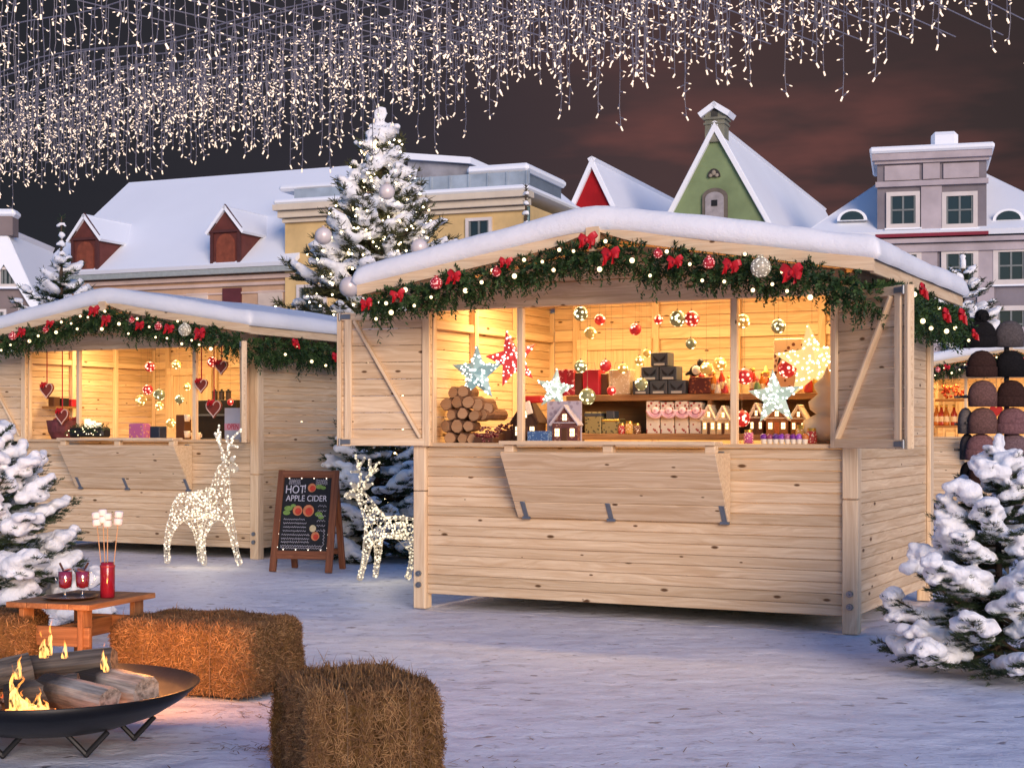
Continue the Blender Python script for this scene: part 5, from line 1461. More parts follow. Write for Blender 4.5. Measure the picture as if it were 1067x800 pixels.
jr = thing('red_jar', 'tall red glass jar holding wooden skewers, on the low table', 'jar', jp, 0)
b = MB(); b.lathe([(0, 0), (.033, 0), (.036, .004), (.0365, .155), (.033, .163), (.033, .175), (.030, .175), (.030, .163), (.033, .153), (.032, .012), (0, .010)], (0, 0, 0), 32)
b.build('jar_body', m_plain('red_jar_glass', (.22, .008, .02), .12, 0, .1, 4, .6), jr, smooth=True)
b = MB(); b.lathe([(.0362, .150), (.0380, .152), (.0380, .160), (.0355, .163)], (0, 0, 0), 32); b.build('jar_rim', m_plain('jar_rim_red', (.30, .03, .04), .2), jr, smooth=True)
MARSH = m_plain('marshmallow', (.82, .76, .74), .8, 0, .05, 20)
SKEW = m_plain('skewer_wood', (.48, .30, .16), .7)
for i, (px, py, lab) in enumerate(((100, 536, 'leftmost'), (107, 533, 'second'), (112, 537, 'third'), (124, 535, 'rightmost'))):
    t = thing('marshmallow_skewer', {'leftmost': 'leftmost marshmallow skewer in the red jar', 'second': 'tallest marshmallow skewer in the red jar', 'third': 'marshmallow skewer standing upright in the middle of the red jar', 'rightmost': 'marshmallow skewer set apart, leaning right in the red jar'}[lab], 'skewer', jp, 0, 'marshmallow skewers in the jar')
    top = W(px, py, 7.62) - jp; b0 = Vector(((px - 112) * .0012, .004 * (i - 1.5), .012))
    b = MB(); b.tube([b0, top], .0024, 6); b.build('stick', SKEW, t)
    d = (top - b0).normalized(); MM = Vector((0, 0, 1)).rotation_difference(d).to_matrix()
    for k_ in range(2):
        b = MB(i); b.lathe([(0, -.017), (.0175, -.016), (.021, -.011), (.021, .011), (.0175, .016), (0, .017)], top - d * (.036 * k_ + .004), 16, M=MM); b.build('marshmallow', MARSH, t, smooth=True)
# ------------------------------------------------------------------ goods and decorations inside the stalls
def stw(C, x, y, z): return C + Rz(ST_RZ) @ Vector((x, y, 0)) + Vector((0, 0, z))
def sp(C, px, py, yl):
    x, z, Y = st_pt(C, px, py, yl); return stw(C, x, yl, z), Y
RED_LED = m_led('red_light_ball', (.42, .012, .02), (1.0, .42, .30), 1.3, 32, .42, .5, floor=.12)
GOLD_LED = m_led('gold_light_ball', (.40, .25, .06), (1.0, .80, .36), 1.5, 32, .44, .5, floor=.15)
GREEN_LED = m_led('green_gold_light_ball', (.16, .17, .085), (.95, .92, .55), 1.1, 32, .42, .5, floor=.10)
KINDS_ = {'r': (RED_LED, 'red'), 'g': (GOLD_LED, 'gold'), 'n': (GREEN_LED, 'green-gold')}
THREAD = m_plain('thread', (.35, .26, .16), .7)
def ball(C, px, py, rpx, kind, yl, label, group):
    p, Y = sp(C, px, py, yl); rad = rpx / F_PX * Y * .97
    t = thing('light_ball', label, 'bauble', p, rng.uniform(0, 3), group)
    b = MB(); b.sphere((0, 0, 0), rad, 20, 14); b.build('glass_ball', KINDS_[kind][0], t, smooth=True)
    b = MB(); b.tube([(0, 0, rad), (0, 0, rad + .012)], .006, 8); b.tube([(0, 0, rad), (0, 0, 2.20 - p.z if C is not FAR_C else .2)], .0012, 4); b.build('thread', THREAD, t)
GB = 'light balls hanging in the nearest stall'
for a in ((605, 327, 8, 'n', .45, 'green-gold light ball hanging highest at the left, under the nearest stall beam'),
          (625, 333, 6, 'r', .6, 'small red light ball right of the highest green-gold ball'),
          (615, 347, 6.5, 'g', .5, 'gold light ball just below the highest green-gold ball'),
          (662, 343, 6.6, 'r', .5, 'red light ball hanging by itself at the middle of the nearest stall'),
          (686, 333, 5, 'r', .7, 'small red light ball left of the touching green-gold and red pair'),
          (706, 332, 8.8, 'n', .5, 'green-gold ball of the touching pair under the beam'),
          (721, 332, 8.4, 'r', .55, 'red ball of the touching pair under the beam'),
          (720, 358, 6, 'n', .5, 'small green-gold ball alone under the touching pair'),
          (774, 335, 8, 'g', .5, 'gold light ball just right of the right-hand middle post'),
          (811, 340, 8, 'n', .5, 'green-gold ball hanging above the patterned nutcracker box'),
          (605, 382, 7, 'n', .45, 'green-gold ball in front of the red gift packs on the shelf'),
          (631, 381, 6.5, 'r', .45, 'red ball in front of the plain red gift bag'),
          (612, 413, 9, 'n', .35, 'largest green-gold ball, hanging over the little snowy house'),
          (637, 407, 5, 'r', .45, 'small red ball hanging at the shelf edge under the cream bag'),
          (649, 384, 5.5, 'g', .5, 'gold ball overlapping the cream gift bag'),
          (666, 376, 5, 'g', .5, 'small gold ball left of the stacked grey boxes'),
          (674, 368, 4.5, 'g', .6, 'tiny gold ball above the top left of the grey boxes'),
          (668, 400, 7, 'n', .45, 'green-gold ball in front of the lowest grey box'),
          (736, 384, 7, 'g', .5, 'gold ball beside the black and white figurine'),
          (750, 379, 7, 'g', .6, 'gold ball nearest the right-hand middle post on its left'),
          (776, 392, 9, 'r', .45, 'red ball half behind the right-hand middle post, shelf height'),
          (820, 384, 10, 'r', .40, 'large bright red ball in front of the nutcracker box'),
          (773, 436, 9, 'r', .40, 'red ball just right of the middle post at counter height')):
    ball(MAIN_C, *a, GB)
# stars
def star(C, px, py, rpx, yl, mat, label, turn=0.0, tilt=0.0, thick=.30):
    p, Y = sp(C, px, py, yl); R_ = rpx / F_PX * Y
    t = thing('star_lamp', label, 'star lamp', p, ST_RZ + turn, 'lit stars in the nearest stall')
    vs = []; n = 10
    for i in range(n):
        a = PI / 2 + tilt + 2 * PI * i / n; rr = R_ if i % 2 == 0 else R_ * .42; vs.append((rr * math.cos(a), 0, rr * math.sin(a)))
    vs += [(0, -R_ * thick, 0), (0, R_ * thick, 0)]
    fs = [(i, (i + 1) % n, 10) for i in range(n)] + [((i + 1) % n, i, 11) for i in range(n)]
    b = MB(); b.add(vs, fs); b.build('star_body', mat, t)
    b = MB(5); r = random.Random(int(px))
    k = 0
    for (i0, i1, i2) in fs[:10]:
        A, B_, Cc = Vector(vs[i0]), Vector(vs[i1]), Vector(vs[i2])
        for q in range(int(4 + R_ * 22)):
            u, v = r.random(), r.random()
            if u + v > 1: u, v = 1 - u, 1 - v
            b.sphere(A + (B_ - A) * u + (Cc - A) * v + Vector((0, -.004, 0)), r.uniform(.0045, .0085), 6, 4)
    b.build('points_of_light', m_glow('star_bulb', (1, .95, .86), .9), t)['kind'] = 'stuff'
    b = MB(); b.tube([(0, 0, R_ * .97), (0, 0, max(R_ + .02, 2.18 - p.z))], .0014, 4); b.build('cord', THREAD, t)
ST_BLUE = m_glow('star_ice_blue', (.40, .70, .74), .06, (.20, .34, .36)); ST_RED = m_glow('star_red', (1, .12, .12), .08, (.5, .03, .04)); ST_GOLD = m_glow('star_gold', (1, .72, .30), .28, (.5, .33, .12)); ST_MINT = m_glow('star_mint', (.62, .82, .70), .10, (.28, .38, .33))
star(MAIN_C, 497, 389, 31, .22, ST_BLUE, 'ice-blue lit star at the left end above the cut logs')
star(MAIN_C, 534, 374, 31, .40, ST_RED, 'red lit star turned sideways behind the left middle post', R(50), R(14))
star(MAIN_C, 578, 406, 23, .18, ST_MINT, 'small mint-white star hanging over the gabled toy house', 0, R(-8))
star(MAIN_C, 807, 414, 30, .12, ST_MINT, 'pale mint star in the right-hand opening above the purple sweets', 0, R(4))
star(MAIN_C, 846, 377, 41, .38, ST_GOLD, 'large golden star at the right end of the opening', R(30), R(6))
# shelf unit at the back
su = thing('goods_shelf', 'low brown two-tier shelf behind the counter carrying gifts', 'shelf', stw(MAIN_C, 0, .75, 0), ST_RZ)
zS = st_pt(MAIN_C, 700, 411, .75)[1]; xL = st_pt(MAIN_C, 597, 411, .75)[0]; xR = 1.47
zL = st_pt(MAIN_C, 700, 452, .75)[1]
for z, d_ in ((zS - .022, .36), (zL - .02, .42)):
    b = MB(); b.box(((xL + xR) / 2, 0.06, z), (xR - xL, d_, .045), ch=.004); b.build('shelf_board', SHELFW, su)
b = MB(); b.box(((xL + xR) / 2, .235, (zL + zS) / 2), (xR - xL, .02, zS - zL), ch=.0); b.build('back_board', SHELFW, su)
for x in (xL + .015, (xL + xR) / 2, xR - .015): b = MB(); b.box((x, .06, (zL + zS) / 2 - .02), (.025, .34, zS - zL - .05)); b.build('side_board', SHELFW, su)
for x in (xL + .03, xR - .03): b = MB(); b.bar((x, .06, .15), (x, .06, zL - .045), .05, .05, (0, 1, 0)); b.build('leg', SHELFW, su)
def boxy(C, name, cat, label, px0, py0, px1, py1, yl, mat, dep=.12, group=None, lid=None, floor=None, ribbon=None, ch=.006):
    """box whose front face fills the photo rectangle at depth yl"""
    x0, z1, Y = st_pt(C, px0, py0, yl); x1, _, _ = st_pt(C, px1, py1, yl); _, z0, _ = st_pt(C, (px0 + px1) / 2, py1, yl)
    if floor is not None: z0 = floor
    t = thing(name, label, cat, stw(C, (x0 + x1) / 2, yl, z0), ST_RZ, group); w_, h_ = x1 - x0, z1 - z0
    b = MB(); b.box((0, dep / 2, h_ / 2), (w_, dep, h_), ch=ch); b.build('body', mat, t)
    if lid: b = MB(); b.box((0, dep / 2, h_ * .86), (w_ * 1.04, dep * 1.04, h_ * .16), ch=.004); b.build('lid', lid, t)
    if ribbon:
        b = MB(); b.box((0, dep / 2, h_ / 2 + .001), (w_ * .14, dep * 1.02, h_ * 1.012)); b.build('ribbon', ribbon, t)
    return t, w_, h_, dep
SH = zS
GIFT_R = m_patch('red_gift_paper', (.34, .02, .03), (.70, .28, .26), 38); BAG_R = m_plain('red_paper_bag', (.45, .015, .03), .45); BROWN = m_plain('brown_card', (.10, .04, .018), .6); CREAM = m_patch('cream_gold_paper', (.62, .47, .28), (.78, .68, .50), 60)
boxy(MAIN_C, 'gift_box', 'gift box', 'red patterned gift box behind the mint star on the shelf', 581, 385, 598, 411, .66, GIFT_R, floor=SH, ribbon=BAG_R)
boxy(MAIN_C, 'gift_box', 'gift box', 'dark brown box left of the plain red bag on the shelf', 598, 388, 607, 411, .68, BROWN, floor=SH)
t, w_, h_, d_ = boxy(MAIN_C, 'gift_bag', 'gift bag', 'plain bright red gift bag on the shelf', 607, 385, 624, 411, .64, BAG_R, floor=SH)
b = MB(); b.tube([(-w_ * .25, .01, h_), (-w_ * .2, .01, h_ + .05), (w_ * .2, .01, h_ + .05), (w_ * .25, .01, h_)], .003, 5); b.build('handle', THREAD, t)
boxy(MAIN_C, 'gift_box', 'gift box', 'dark brown box between the red bag and the cream bag', 625, 389, 633, 411, .68, BROWN, floor=SH)
t, w_, h_, d_ = boxy(MAIN_C, 'gift_bag', 'gift bag', 'cream and gold speckled gift bag on the shelf', 634, 385, 656, 411, .64, CREAM, floor=SH)
b = MB(); b.tube([(-w_ * .25, .01, h_), (-w_ * .2, .01, h_ + .05), (w_ * .2, .01, h_ + .05), (w_ * .25, .01, h_)], .003, 5); b.build('handle', THREAD, t)
GREYBX = m_plain('grey_box_card', (.055, .06, .07), .5); BLK = m_plain('black_print', (.008, .008, .01), .5); SILV = m_plain('silver_print', (.45, .43, .38), .4)
zz = SH
names = ['bottom-row left', 'bottom-row middle', 'bottom-row right', 'middle-row left', 'middle-row right', 'topmost']
k = 0
for (row, xs_) in enumerate((((659, 676), (677, 695), (696, 714)), ((668, 686), (687, 705)), ((678, 696),))):
    hgt = .098
    for (a, c_) in xs_:
        x0 = st_pt(MAIN_C, a, 400, .62)[0]; x1 = st_pt(MAIN_C, c_, 400, .62)[0]
        t = thing('moth_box', 'dark grey gift box with black wing print, %s of the stacked pyramid' % names[k], 'gift box', stw(MAIN_C, (x0 + x1) / 2, .62, zz), ST_RZ, 'stacked dark grey boxes'); w_ = x1 - x0
        t.name = 'printed_box'
        b = MB(); b.box((0, .06, hgt / 2), (w_, .12, hgt - .002), ch=.004); b.build('body', GREYBX, t)
        b = MB()
        for s in (-1, 1): b.prism([(0, hgt * .38), (s * w_ * .38, hgt * .80), (s * w_ * .30, hgt * .45), (s * w_ * .12, hgt * .30)][::s], 'y', -.003, -.0005)
        b.build('wing_print', BLK, t)
        b = MB()
        b.box((0, -.002, hgt * .14), (w_ * .62, .003, hgt * .16))
        b.build('silver_print', SILV, t)
        k += 1
    zz += hgt
# figurines, bottles, dolls along the shelf
BRR = m_patch('brown_red_wrap', (.09, .02, .012), (.30, .09, .03), 50)
boxy(MAIN_C, 'sweet_box', 'gift box', 'brown and red wrapped box under the black and white figurine', 718, 393, 740, 411, .62, BRR, floor=SH)
zt = st_pt(MAIN_C, 728, 393, .62)[1]
t = thing('bird_figurine', 'black and white bird figurine standing on the brown box', 'figurine', stw(MAIN_C, st_pt(MAIN_C, 725, 393, .66)[0], .66, zt), ST_RZ)
b = MB(); b.sphere((0, 0, .05), .045, 12, 8, 0, (1.1, .7, .9), Ry(R(-35))); b.sphere((.035, 0, .105), .026, 10, 8); b.tube([(-.03, 0, .04), (-.075, 0, .02)], [.018, .008], 8); b.build('body', m_plain('figurine_black', (.02, .018, .02), .35), t, smooth=True)
b = MB(); b.sphere((.012, -.022, .05), .034, 10, 8, 0, (1, .6, 1)); b.build('breast', m_plain('figurine_white', (.75, .7, .6), .4), t, smooth=True)
b = MB(); b.tube([(.055, 0, .105), (.078, 0, .10)], [.008, .002], 6); b.build('beak', m_plain('figurine_beak', (.6, .25, .03), .4), t)
def bottle(C, px, py, yl, hgt, rad, mat, capm, label, floor, group='bottles and dolls on the gift shelf'):
    x = st_pt(C, px, py, yl)[0]
    t = thing('gift_bottle', label, 'bottle', stw(C, x, yl, floor), ST_RZ, group)
    b = MB(); b.lathe([(0, 0), (rad, 0), (rad * 1.03, hgt * .08), (rad, hgt * .55), (rad * .45, hgt * .74), (rad * .36, hgt * .9), (0, hgt * .9)], (0, 0, 0), 18); b.build('body', mat, t, smooth=True)
    b = MB(); b.lathe([(0, hgt * .88), (rad * .42, hgt * .88), (rad * .42, hgt), (0, hgt)], (0, 0, 0), 12); b.build('cap', capm, t, smooth=True)
    b = MB(); b.lathe([(rad * 1.035, hgt * .18), (rad * 1.045, hgt * .2), (rad * 1.04, hgt * .42), (rad * 1.02, hgt * .44)], (0, 0, 0), 18); b.build('label_band', CREAM, t, smooth=True)
AMB = m_plain('amber_bottle', (.42, .13, .02), .12, 0, .2, 6, .6); REDB = m_plain('red_bottle', (.35, .03, .015), .15, 0, .2, 6, .6); GOLDC = m_plain('gold_cap', (.6, .38, .08), .3, .8)
for (px, hgt, rad, m, lab) in ((744, .15, .026, AMB, 'amber bottle right of the brown box'), (752, .18, .024, REDB, 'tall red bottle beside the amber one'), (759, .12, .022, CREAM, 'short cream bottle next to the middle post'), (785, .17, .026, REDB, 'red-brown bottle right of the middle post'), (794, .14, .024, AMB, 'amber bottle left of the nutcracker box'), (801, .11, .022, REDB, 'small red bottle beside the nutcracker box')):
    bottle(MAIN_C, px, 400, .66, hgt, rad, m, GOLDC, lab, SH)
t, w_, h_, d_ = boxy(MAIN_C, 'nutcracker_box', 'gift box', 'tall box with dark arched window and checkered top, behind the large red ball', 806, 353, 836, 411, .72, m_patch('checker_card', (.66, .50, .32), (.16, .05, .03), 26), floor=SH)
b = MB(); n = 10; b.prism([(-w_ * .30, h_ * .30), (w_ * .30, h_ * .30)] + [(w_ * .30 * math.cos(PI * i / n), h_ * .55 + w_ * .30 * math.sin(PI * i / n)) for i in range(n + 1)], 'y', -.006, -.0005); b.build('arch_window', m_plain('cream_card', (.75, .62, .42), .5), t)
b = MB()
for i in range(n): 
    a0, a1 = PI * i / n, PI * (i + 1) / n; b.bar((w_ * .30 * math.cos(a0), -.010, h_ * .55 + w_ * .30 * math.sin(a0)), (w_ * .30 * math.cos(a1), -.010, h_ * .55 + w_ * .30 * math.sin(a1)), .008, .020, (0, 1, 0))
b.build('arch_trim', BLK, t)
# lower tier
LZ = zL
PINKS = NT('pink_white_scallops'); wv = PINKS.n('TexWave', wave_type='RINGS', rings_direction='Y'); wv.inputs['Scale'].default_value = 9; wv.inputs['Distortion'].default_value = 3.0; wv.inputs['Detail'].default_value = 1; PINKS.l(PINKS.objc(), wv.inputs['Vector'])
PINKS.principled(PINKS.ramp(wv.outputs['Fac'], [(.3, (.75, .42, .48)), (.48, (.40, .03, .08)), (.6, (.8, .55, .6))]), .5); PINKS = PINKS.mat
WBOX = m_patch('white_red_cards', (.72, .62, .48), (.36, .06, .04), 34)
for i, (a, c_) in enumerate(((673, 687), (688, 702), (703, 717), (718, 731))):
    boxy(MAIN_C, 'card_box', 'gift box', ['white and red card box, first under the pink candy swags', 'white and red card box, second under the pink candy swags', 'white and red card box, third under the pink candy swags', 'white and red card box at the right end under the pink candy swags'][i], a, 418 + i % 2, c_, 449, .62, WBOX, floor=LZ, dep=.10, group='white card boxes on the lower shelf')
for i, a in enumerate((676, 690, 704, 718)):
    p, Y = sp(MAIN_C, a + 7, 428, .57)
    b = MB(i)
    for s in (-1, 1):
        pts = [(s * (.055 * math.cos(q)), -.002, .048 * math.sin(q) + .012) for q in [PI * .02 + 1.95 * PI * j / 12 * .5 for j in range(13)]]
        b.tube([(x_, y_, -z_ + .02) for x_, y_, z_ in pts], .016, 7)
    b.sphere((0, 0, .0), .028, 10, 8, 0, (1, .6, 1))
    tag(b.build('candy_swag', PINKS, None, smooth=True, loc=p, rot=(0, 0, ST_RZ)), ['leftmost pink and white candy swag on the lower shelf', 'second pink and white candy swag from the left', 'third pink and white candy swag from the left', 'rightmost pink and white candy swag, next to the cream gingerbread house'][i], 'candy', 'pink candy swags')
GING = m_plain('gingerbread', (.30, .125, .045), .75, 0, .25, 20); ICING = m_plain('icing', (.80, .70, .55), .5, 0, .06, 20); LITW = m_glow('lit_toy_window', (1, .72, .36), 1.1, (.8, .6, .3))
def toy_house(C, px0, px1, py_top, yl, floor, wall, roof, label, name='toy_house', ice=None, dep=.10, door=BROWN):
    x0, zt, _ = st_pt(C, px0, py_top, yl); x1 = st_pt(C, px1, py_top, yl)[0]; zt = st_pt(C, (px0 + px1) / 2, py_top, yl)[1]
    w_, h_ = x1 - x0, zt - floor; ze = h_ * .52
    t = thing(name, label, 'toy house', stw(C, (x0 + x1) / 2, yl, floor), ST_RZ, 'toy houses on the counter and shelf')
    b = MB(); b.prism([(-w_ * .45, 0), (w_ * .45, 0), (w_ * .45, ze), (0, h_ * .96), (-w_ * .45, ze)], 'y', 0, dep); b.build('wall', wall, t)
    b = MB()
    for s in (-1, 1):
        v4 = [(0, -.014, h_ * .985), (s * w_ * .54, -.014, ze * .90), (s * w_ * .54, dep + .012, ze * .90), (0, dep + .012, h_ * .985)]; b.slab(v4 if s < 0 else v4[::-1], .012)
    b.build('roof', roof, t)
    for (x, z, ww, hh) in ((-w_ * .27, h_ * .27, w_ * .15, h_ * .20), (w_ * .27, h_ * .27, w_ * .15, h_ * .20), (0, h_ * .66, w_ * .14, h_ * .16)):
        b = MB(); b.box((x, -.002, z), (ww, .006, hh)); wd = b.build('window', LITW, t)
        b = MB(); b.box((x, -.006, z), (ww * .08, .003, hh)); b.box((x, -.0062, z), (ww, .003, hh * .08)); b.build('glazing_bar', door, wd)
    b = MB(); b.box((0, -.003, h_ * .19), (w_ * .20, .008, h_ * .38), ch=.003); b.build('door', door, t)
    if ice:
        b = MB()
        for s in (-1, 1): b.tube([(0, -.018, h_ * .97), (s * w_ * .52, -.018, ze * .90)], .006, 6)
        b.tube([(-w_ * .45, -.006, ze), (w_ * .45, -.006, ze)], .004, 6); b.build('icing_trim', ice, t)
    return t, w_, h_
DARKH = m_plain('dark_timber_house', (.06, .025, .012), .6, 0, .3, 25); PLUMH = m_patch('plum_house_card', (.13, .05, .045), (.28, .16, .13), 40)
CZ = 1.175
t, w_, h_ = toy_house(MAIN_C, 533, 561, 416, .13, CZ, DARKH, DARKH, 'dark timber lantern house with lit windows and a red gift on its roof', dep=.14)
b = MB(); b.box((w_ * .15, .05, h_ * 1.0), (w_ * .85, .07, .05), ch=.008); b.build('red_ribbon_roll', m_plain('red_roll', (.5, .02, .015), .4), t)
b = MB(); b.box((w_ * .2, -.03, h_ * .8), (w_ * .22, .02, h_ * .3), Ry(R(-18)), ch=.004); b.build('snow_patch', ICING, t)
toy_house(MAIN_C, 574, 603, 421, .10, CZ, PLUMH, m_plain('lilac_snow_card', (.50, .46, .52), .6), 'plum coloured gabled toy house with snowy white roof card', ice=m_plain('lilac_snow_card', (.50, .46, .52), .6), dep=.05)
x0 = st_pt(MAIN_C, 572, 418, .16)[0]
boxy(MAIN_C, 'house_backdrop_card', 'card', 'pale lilac backdrop card behind the plum toy house', 570, 418, 606, 458, .165, m_patch('lilac_card', (.42, .38, .44), (.30, .25, .30), 24), dep=.008, floor=CZ, ch=.001)
boxy(MAIN_C, 'blue_sweet_tray', 'box', 'small blue box of sweets in front of the lantern house', 549, 449, 571, 457, .02, m_patch('blue_card', (.06, .13, .30), (.25, .38, .55), 70), dep=.07, floor=CZ)
t, w_, h_, d_ = boxy(MAIN_C, 'gold_gift_box', 'gift box', 'gold patterned gift box, the taller of two right of the plum house', 609, 429, 626, 449, .62, m_patch('gold_black_paper', (.30, .24, .10), (.06, .05, .03), 48), floor=LZ, lid=GREYBX)
boxy(MAIN_C, 'gold_gift_box', 'gift box', 'gold patterned gift box, the lower one under a small grey box', 627, 436, 645, 449, .62, m_patch('gold_black_paper', (.30, .24, .10), (.06, .05, .03), 48), floor=LZ, lid=GOLDC)
zt = st_pt(MAIN_C, 636, 436, .62)[1]
boxy(MAIN_C, 'grey_gift_box', 'gift box', 'small grey box lying on the lower gold patterned box', 631, 428, 640, 436, .63, GREYBX, floor=zt, dep=.09)
CREAMH = m_plain('cream_house', (.70, .50, .26), .6, 0, .2, 30)
toy_house(MAIN_C, 731, 746, 421, .60, LZ, CREAMH, ICING, 'cream gingerbread house beside the pink candy swags', ice=ICING)
toy_house(MAIN_C, 746, 761, 422, .60, LZ, CREAMH, ICING, 'cream gingerbread house touching the right-hand middle post', ice=ICING)
toy_house(MAIN_C, 780, 796, 419, .60, LZ, m_plain('dark_red_house', (.13, .05, .03), .6), ICING, 'dark red toy house with white roof right of the middle post', ice=ICING)
toy_house(MAIN_C, 797, 822, 420, .52, LZ, GING, ICING, 'large gingerbread house with white icing roof under the mint star', ice=ICING, door=m_plain('orange_door', (.45, .12, .03), .5))
toy_house(MAIN_C, 823, 841, 421, .52, LZ, GING, ICING, 'narrow gingerbread house right of the large one', ice=ICING)
# tiered cream lamp at the right end
p, Y = sp(MAIN_C, 861, 456, .30)
t = thing('tree_lantern', 'cream tree-shaped lantern at the right end of the counter', 'lantern', stw(MAIN_C, st_pt(MAIN_C, 862, 456, .30)[0], .30, CZ), ST_RZ)
b = MB(); b.lathe([(0, .02), (.14, .02), (.17, .09), (.15, .15), (.07, .19), (.11, .22), (.12, .27), (.06, .32), (.08, .35), (.085, .38), (.03, .43), (.0, .50)], (0, 0, 0), 28); b.build('shade', m_plain('cream_fabric', (.75, .58, .36), .7, 0, .08, 6), t, smooth=True)
b = MB(); b.lathe([(0, 0), (.15, 0), (.15, .02), (0, .02)], (0, 0, 0), 24); b.build('base', SHELFW, t)
# purple sweets
SW = [(.20, .04, .30), (.34, .06, .14), (.12, .035, .22), (.26, .05, .42), (.42, .12, .22), (.20, .03, .26), (.36, .08, .48), (.55, .17, .04)]
for i in range(8):
    px = 797 + i * 6.1
    x = st_pt(MAIN_C, px, 452, .02)[0]
    t = thing('sweet_cup', ['purple sweet cup at the left end of the row under the mint star', 'wine-red sweet cup, second from the left', 'dark violet sweet cup, third from the left', 'bright violet sweet cup, fourth from the left', 'rosy sweet cup in the middle of the row', 'deep purple sweet cup, sixth from the left', 'lilac sweet cup next to the orange one', 'orange sweet cup at the right end of the row'][i], 'sweets', stw(MAIN_C, x, .0, CZ), ST_RZ, 'row of sweet cups')
    b = MB(); b.lathe([(0, 0), (.016, 0), (.021, .03), (0, .03)], (0, 0, 0), 14, wob=lambda a, z: 1 + .05 * math.sin(a * 9)); b.build('paper_cup', ICING, t)
    b = MB(i); b.sphere((0, 0, .042), .024, 12, 8, 0, (1, 1, .9), bump=.3); b.build('sweet', m_plain('sweet_%d' % i, SW[i], .3, 0, .2, 30), t, smooth=True)
# pack of dark sweets and stacked cut logs at the left end
CANDY = m_patch('dark_red_wraps', (.12, .015, .02), (.42, .22, .16), 55)
for i, (a, c_, tp_, yl) in enumerate(((494, 514, 452, .0), (500, 520, 445, .10), (518, 534, 440, .20))):
    x0, zt, _ = st_pt(MAIN_C, a, tp_, yl); x1 = st_pt(MAIN_C, c_, tp_, yl)[0]
    t = thing('sweet_tray', ['front tray of dark red wrapped sweets beside the cut logs', 'middle tray of dark red wrapped sweets', 'rear tray of dark red wrapped sweets beside the lantern house'][i], 'sweets', stw(MAIN_C, (x0 + x1) / 2, yl, CZ), ST_RZ, 'trays of wrapped sweets')
    w_, h_ = x1 - x0, max(.04, zt - CZ)
    b = MB(); b.box((0, .045, h_ * .3), (w_, .10, h_ * .6), ch=.003); b.build('tray', BROWN, t)
    b = MB(i); r = random.Random(i)
    for q in range(46): b.sphere((r.uniform(-.46, .46) * w_, r.uniform(-.008, .09), h_ * r.uniform(.1, 1.0)), r.uniform(.009, .014), 6, 5, 0, (1.2, 1, .8))
    b.build('wrapped_sweets', CANDY, t)['kind'] = 'stuff'
LOGC = m_plain('log_bark', (.17, .085, .045), .85, 0, .35, 25); LOGE = m_wood('log_end', (.50, .30, .16), (.36, .19, .09), knots=0)
r = random.Random(12)
spots = [(470, 455, .06), (483, 456, .05), (493, 457, .06), (465, 443, .08), (477, 443, .07), (489, 443, .08), (471, 431, .09), (483, 430, .09), (495, 432, .10), (466, 420, .12), (477, 418, .12), (489, 418, .12), (499, 421, .14), (473, 408, .15), (484, 407, .15), (504, 431, .16), (509, 424, .18)]
for i, (px, py, yl) in enumerate(spots):
    p, Y = sp(MAIN_C, px - 1, py + 1, yl); rad = r.uniform(6.0, 7.3) / F_PX * Y
    t = thing('cut_log', 'short cut logs stacked in a heap at the left end of the counter', 'log', p, ST_RZ + r.uniform(-.4, .4), 'cut logs on the counter')
    n = 10; ang = [r.uniform(.86, 1.1) for _ in range(n)]
    b = MB(); pl = [(rad * ang[k_] * math.cos(2 * PI * k_ / n), rad * ang[k_] * math.sin(2 * PI * k_ / n)) for k_ in range(n)]
    b.prism(pl, 'y', 0, .22); b.build('bark', LOGC, t)
    b = MB(); b.prism([(x * .90, z * .90) for x, z in pl], 'y', -.006, -.0005); b.build('cut_face', LOGE, t)
b = MB(); 
# ------------------------------------------------------------------ left stall
GL = 'light balls hanging in the left stall'
for a in ((156, 382, 5.5, 'r', .5, 'upper red light ball in the left stall'), (184, 380, 5, 'g', .6, 'gold light ball right of the upper red one in the left stall'), (154, 406, 5.5, 'r', .5, 'lower red light ball in the left stall'),
          (147, 417, 6, 'g', .5, 'dull gold ball below the lower red one in the left stall'), (166, 411, 6.2, 'n', .5, 'green-gold ball beside the lower red one in the left stall'), (166, 423, 4.5, 'g', .55, 'small gold ball under the green-gold one in the left stall'),
          (187, 416, 4.8, 'n', .5, 'green-gold ball near the right middle post of the left stall'), (195, 403, 4, 'g', .7, 'small gold ball close to the right middle post of the left stall'), (221, 377, 5.5, 'r', .4, 'red ball under the garland at the right of the left stall'),
          (240, 419, 3.5, 'r', .4, 'tiny red ball over the white poster in the left stall'), (178, 441, 5, 'g', .2, 'glowing gold ball resting low in the left stall opening')):
    ball(LEFT_C, *a, GL)
HEART = m_plain('gingerbread_heart', (.20, .035, .018), .6, 0, .2, 12); HICE = m_plain('heart_icing', (.72, .50, .42), .5)
